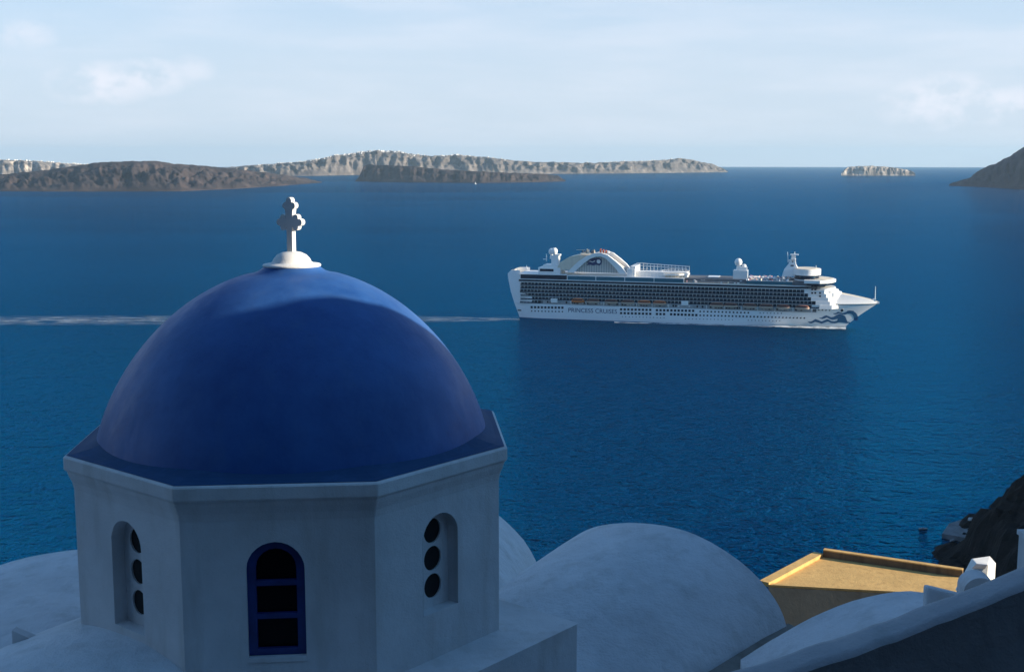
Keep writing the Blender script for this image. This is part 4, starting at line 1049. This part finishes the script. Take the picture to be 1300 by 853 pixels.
def lifeboat():
    Lh = 5.6; a = MB(); r1 = []
    for i in range(15):
        t = -1 + 2 * i / 14; w = 1.9 * (1 - abs(t) ** 3.2) ** .6 + .03; k = .55 * abs(t) ** 3
        r1.append([(t * Lh, -w, 1.2), (t * Lh, -w * .95, .5 + k * .4), (t * Lh, -w * .5, -.1 + k), (t * Lh, w * .5, -.1 + k), (t * Lh, w * .95, .5 + k * .4), (t * Lh, w, 1.2)])
    a.loft(r1, 0, True)
    b = MB(); r2 = []
    for i in range(13):
        t = -1 + 2 * i / 12; w = 1.85 * (1 - abs(t) ** 3.2) ** .6 + .02; h = 1.25 + 1.5 * (1 - abs(t) ** 4) ** .7
        r2.append([(t * Lh * .97, -w, 1.22), (t * Lh * .97, -w * .93, 1.22 + (h - 1.2) * .6), (t * Lh * .97, -w * .5, h), (t * Lh * .97, w * .5, h), (t * Lh * .97, w * .93, 1.22 + (h - 1.2) * .6), (t * Lh * .97, w, 1.22)])
    b.loft(r2, 0, True)
    c = MB()
    c.box((0, -1.84, 1.95), (8.2, .16, .5))
    return a, b, c
lbparts = None
for i, (px, lab) in enumerate(lbp):
    x, z = SP(px, 384)
    pos = SM @ Vector((x, -BM - .3, SP(797, 384.3)[1] - 1.2))
    e = empty('lifeboat', pos, ANG, lab, 'lifeboat', 'lifeboats hung along the cruise ship'); e.scale = (.94, 1.0, 1.3)
    if lbparts is None:
        a, b, c = lifeboat(); lbparts = [a.build('boat_hull', M['swhite'], e), b.build('canopy', M['orange'], e), c.build('window_strip', M['navy'], e)]
        for o in lbparts[:1]: o.data.materials[0] = M['orange']
        hull_me = lbparts[0].data
        pale = hull_me.copy(); pale.materials[0] = plain('lifeboat_pale_hull', (.50, .38, .30), .5)
        can2 = lbparts[1].data.copy(); can2.materials[0] = M['dullorange']
        lbdata = [hull_me, lbparts[1].data, lbparts[2].data]
    else:
        bright = px in (818, 837.5)
        for o, nm_ in zip(lbparts, ('boat_hull', 'canopy', 'window_strip')):
            c = o.copy(); COL.objects.link(c); c.parent = e
            if nm_ == 'boat_hull': c.data = pale
            if nm_ == 'canopy' and not bright: c.data = can2

# ------------------------------------------------------------------ foam: wake and bow wave
def foam_mat(name, sx, sy, lo, hi, scale, amt):
    m = bpy.data.materials.new(name); m.use_nodes = True; nt = m.node_tree; b = nt.nodes['Principled BSDF']
    b.inputs['Base Color'].default_value = (.75, .80, .82, 1); b.inputs['Roughness'].default_value = .8
    n = noise_n(nt, scale, 6, .65, (sx, sy, 1), .4)
    at = nt.nodes.new('ShaderNodeAttribute'); at.attribute_name = 'edge'
    f_ = nmath(nt, 'MULTIPLY', mrange(nt, n, lo, hi, 0, 1), nmath(nt, 'MULTIPLY', at.outputs['Fac'], amt))
    nt.links.new(f_, b.inputs['Alpha']); return m
def strip(name, px_pts, mat, lift, label):
    P = []; E_ = []
    for (px, yc, hh) in px_pts:
        row = []
        for k in range(9):
            s = -1 + k / 4; p = atZ(px, yc + hh * s, 0); r = math.hypot(p.x, p.y); p.z = sea_z(r) + lift; row.append(p); E_.append(max(0, 1 - abs(s) ** 1.5))
        P.append(row)
    mb = MB(); mb.grid(P, 0, True, True); o = mb.build(name, mat)
    at = o.data.attributes.new('edge', 'FLOAT', 'POINT'); at.data.foreach_set('value', E_)
    return tag(o, label, 'foam', kind='stuff')
wk = [(px, 407.6 + (405.0 - 407.6) * (px + 100) / 750 + (0 if px < 600 else (px - 600) / 55 * -.4), 6.5 if px < 400 else 6.5 - 3.5 * (px - 400) / 260) for px in range(-100, 661, 10)]
strip('ship_wake', wk, foam_mat('wake_foam', .45, 1.6, .42, .74, .12, .5), .25, 'pale foam wake trailing left behind the cruise ship')
bwp = [(px, 411.2 + (416.3 - 411.2) * (px - 880) / 196 + .6, 1.0 + 1.3 * max(0, (px - 960) / 116)) for px in range(780, 1080, 6)]
strip('bow_wave', bwp, foam_mat('bow_foam', 1, 1.5, .36, .56, .12, 1.0), .3, 'white foam along the waterline at the cruise ship\'s bow')

# ------------------------------------------------------------------ small boats, jetty
def small_boat(name, px, py, length, label, sail=False, heading=0.0):
    p = atZ(px, py, 0); r = math.hypot(p.x, p.y); p.z = sea_z(r)
    e = empty(name, p, heading, label, 'boat'); a = MB(); r1 = []; Lh = length / 2
    for i in range(11):
        t = -1 + 2 * i / 10; w = Lh * .34 * ((1 - t ** 4) if t > 0 else (1 - .35 * t * t)) ** .8 + .01; k = .08 * Lh * t * t
        r1.append([(t * Lh, -w, .28 * Lh + k), (t * Lh, -w * .8, .05), (t * Lh, 0, -.1 * Lh), (t * Lh, w * .8, .05), (t * Lh, w, .28 * Lh + k)])
    a.loft(r1, 0, True); a.build('boat_hull', M['swhite'] if sail else M['boatgrey'], e)
    b = MB(); b.box((-.1 * Lh, 0, .36 * Lh), (.7 * Lh, .36 * Lh, .22 * Lh), 0, 0, .8); b.build('cabin', M['swhite'] if sail else M['boatgrey'], e)
    if sail:
        c = MB(); c.tube((0, 0, .2 * Lh), (0, 0, 2.6 * Lh), .03 * Lh, n=6); c.build('mast', M['swhite'], e)
        d = MB(); d.add([(.1, .02, .5 * Lh), (-.9 * Lh, .25, .5 * Lh), (0, .05, 2.5 * Lh), (.1, .1, .5 * Lh), (-.9 * Lh, .33, .5 * Lh), (0, .12, 2.5 * Lh)], [(0, 1, 2), (5, 4, 3), (0, 3, 4, 1), (1, 4, 5, 2), (2, 5, 3, 0)]); d.build('sail', M['swhite'], e)
    return e
small_boat('sailboat', 604, 233.2, 10, 'tiny white sailing boat in front of the dark lava islet', True, .4)
small_boat('motor_boat', 1172, 672, 3.0, 'small open boat moored on the water left of the dark rocks', False, .1)
small_boat('motor_boat', 1211, 686.5, 3.2, 'small boat at the foot of the dark rocks by the quay', False, .5)
q0 = atZ(1224, 668, 1.6)
qy = empty('quay', q0, 0, 'grey concrete quay with pale zigzag railed steps below dark rocks', 'quay'); QI = Matrix.Translation(q0).inverted()
a = MB(); a.prism([(p.x, p.y) for p in (atZ(1196, 677, 1.6), atZ(1236, 684, 1.6), atZ(1252, 668, 1.6), atZ(1232, 656, 1.6), atZ(1205, 664, 1.6))], -3, 1.6)
put(a, QI).build('platform', plain('quay_concrete', (.15, .16, .17), .9, 0, .35, .25), qy)
def pathline(pts, w=.35, h=.5):
    a = MB()
    for p, q in zip(pts[:-1], pts[1:]):
        d = (q - p); n = Vector((-d.y, d.x, 0)).normalized() * w; z = Vector((0, 0, h))
        a.hexa([p - n, q - n, q + n, p + n], [p - n + z, q - n + z, q + n + z, p + n + z])
    return a
YQ = 385
st_ = [atZ(1233, 680, 1.7), atZ(1235, 672, 2.6), atY(1240, 664, 396), atY(1244, 660.5, 402), atY(1230, 660.5, 400), atY(1231, 658.6, 402), atY(1245, 659, 404)]
put(pathline(st_), QI).build('steps', plain('pale_steps', (.5, .5, .48), .9), qy)
put(pathline([atY(1243, 672, 395), atY(1244, 661, 402)], .3, .4), QI).build('steps', plain('pale_steps', (.5, .5, .48), .9), qy)

# ------------------------------------------------------------------ haze over the bay
hz = MB(); hz.box((0, 0, 180), (92000, 92000, 2 * 335 + 0)); ho = hz.build('haze', plain('haze', (1, 1, 1)))
hm_ = ho.data.materials[0]; ntz = hm_.node_tree; ntz.nodes.clear()
oz = ntz.nodes.new('ShaderNodeOutputMaterial'); vz = ntz.nodes.new('ShaderNodeVolumePrincipled')
vz.inputs['Density'].default_value = 2.4e-5; vz.inputs['Color'].default_value = (.58, .82, 1.0, 1); vz.inputs['Anisotropy'].default_value = .1
ntz.links.new(vz.outputs[0], oz.inputs['Volume'])
tag(ho, 'thin pale haze over the whole bay', 'haze', kind='stuff')
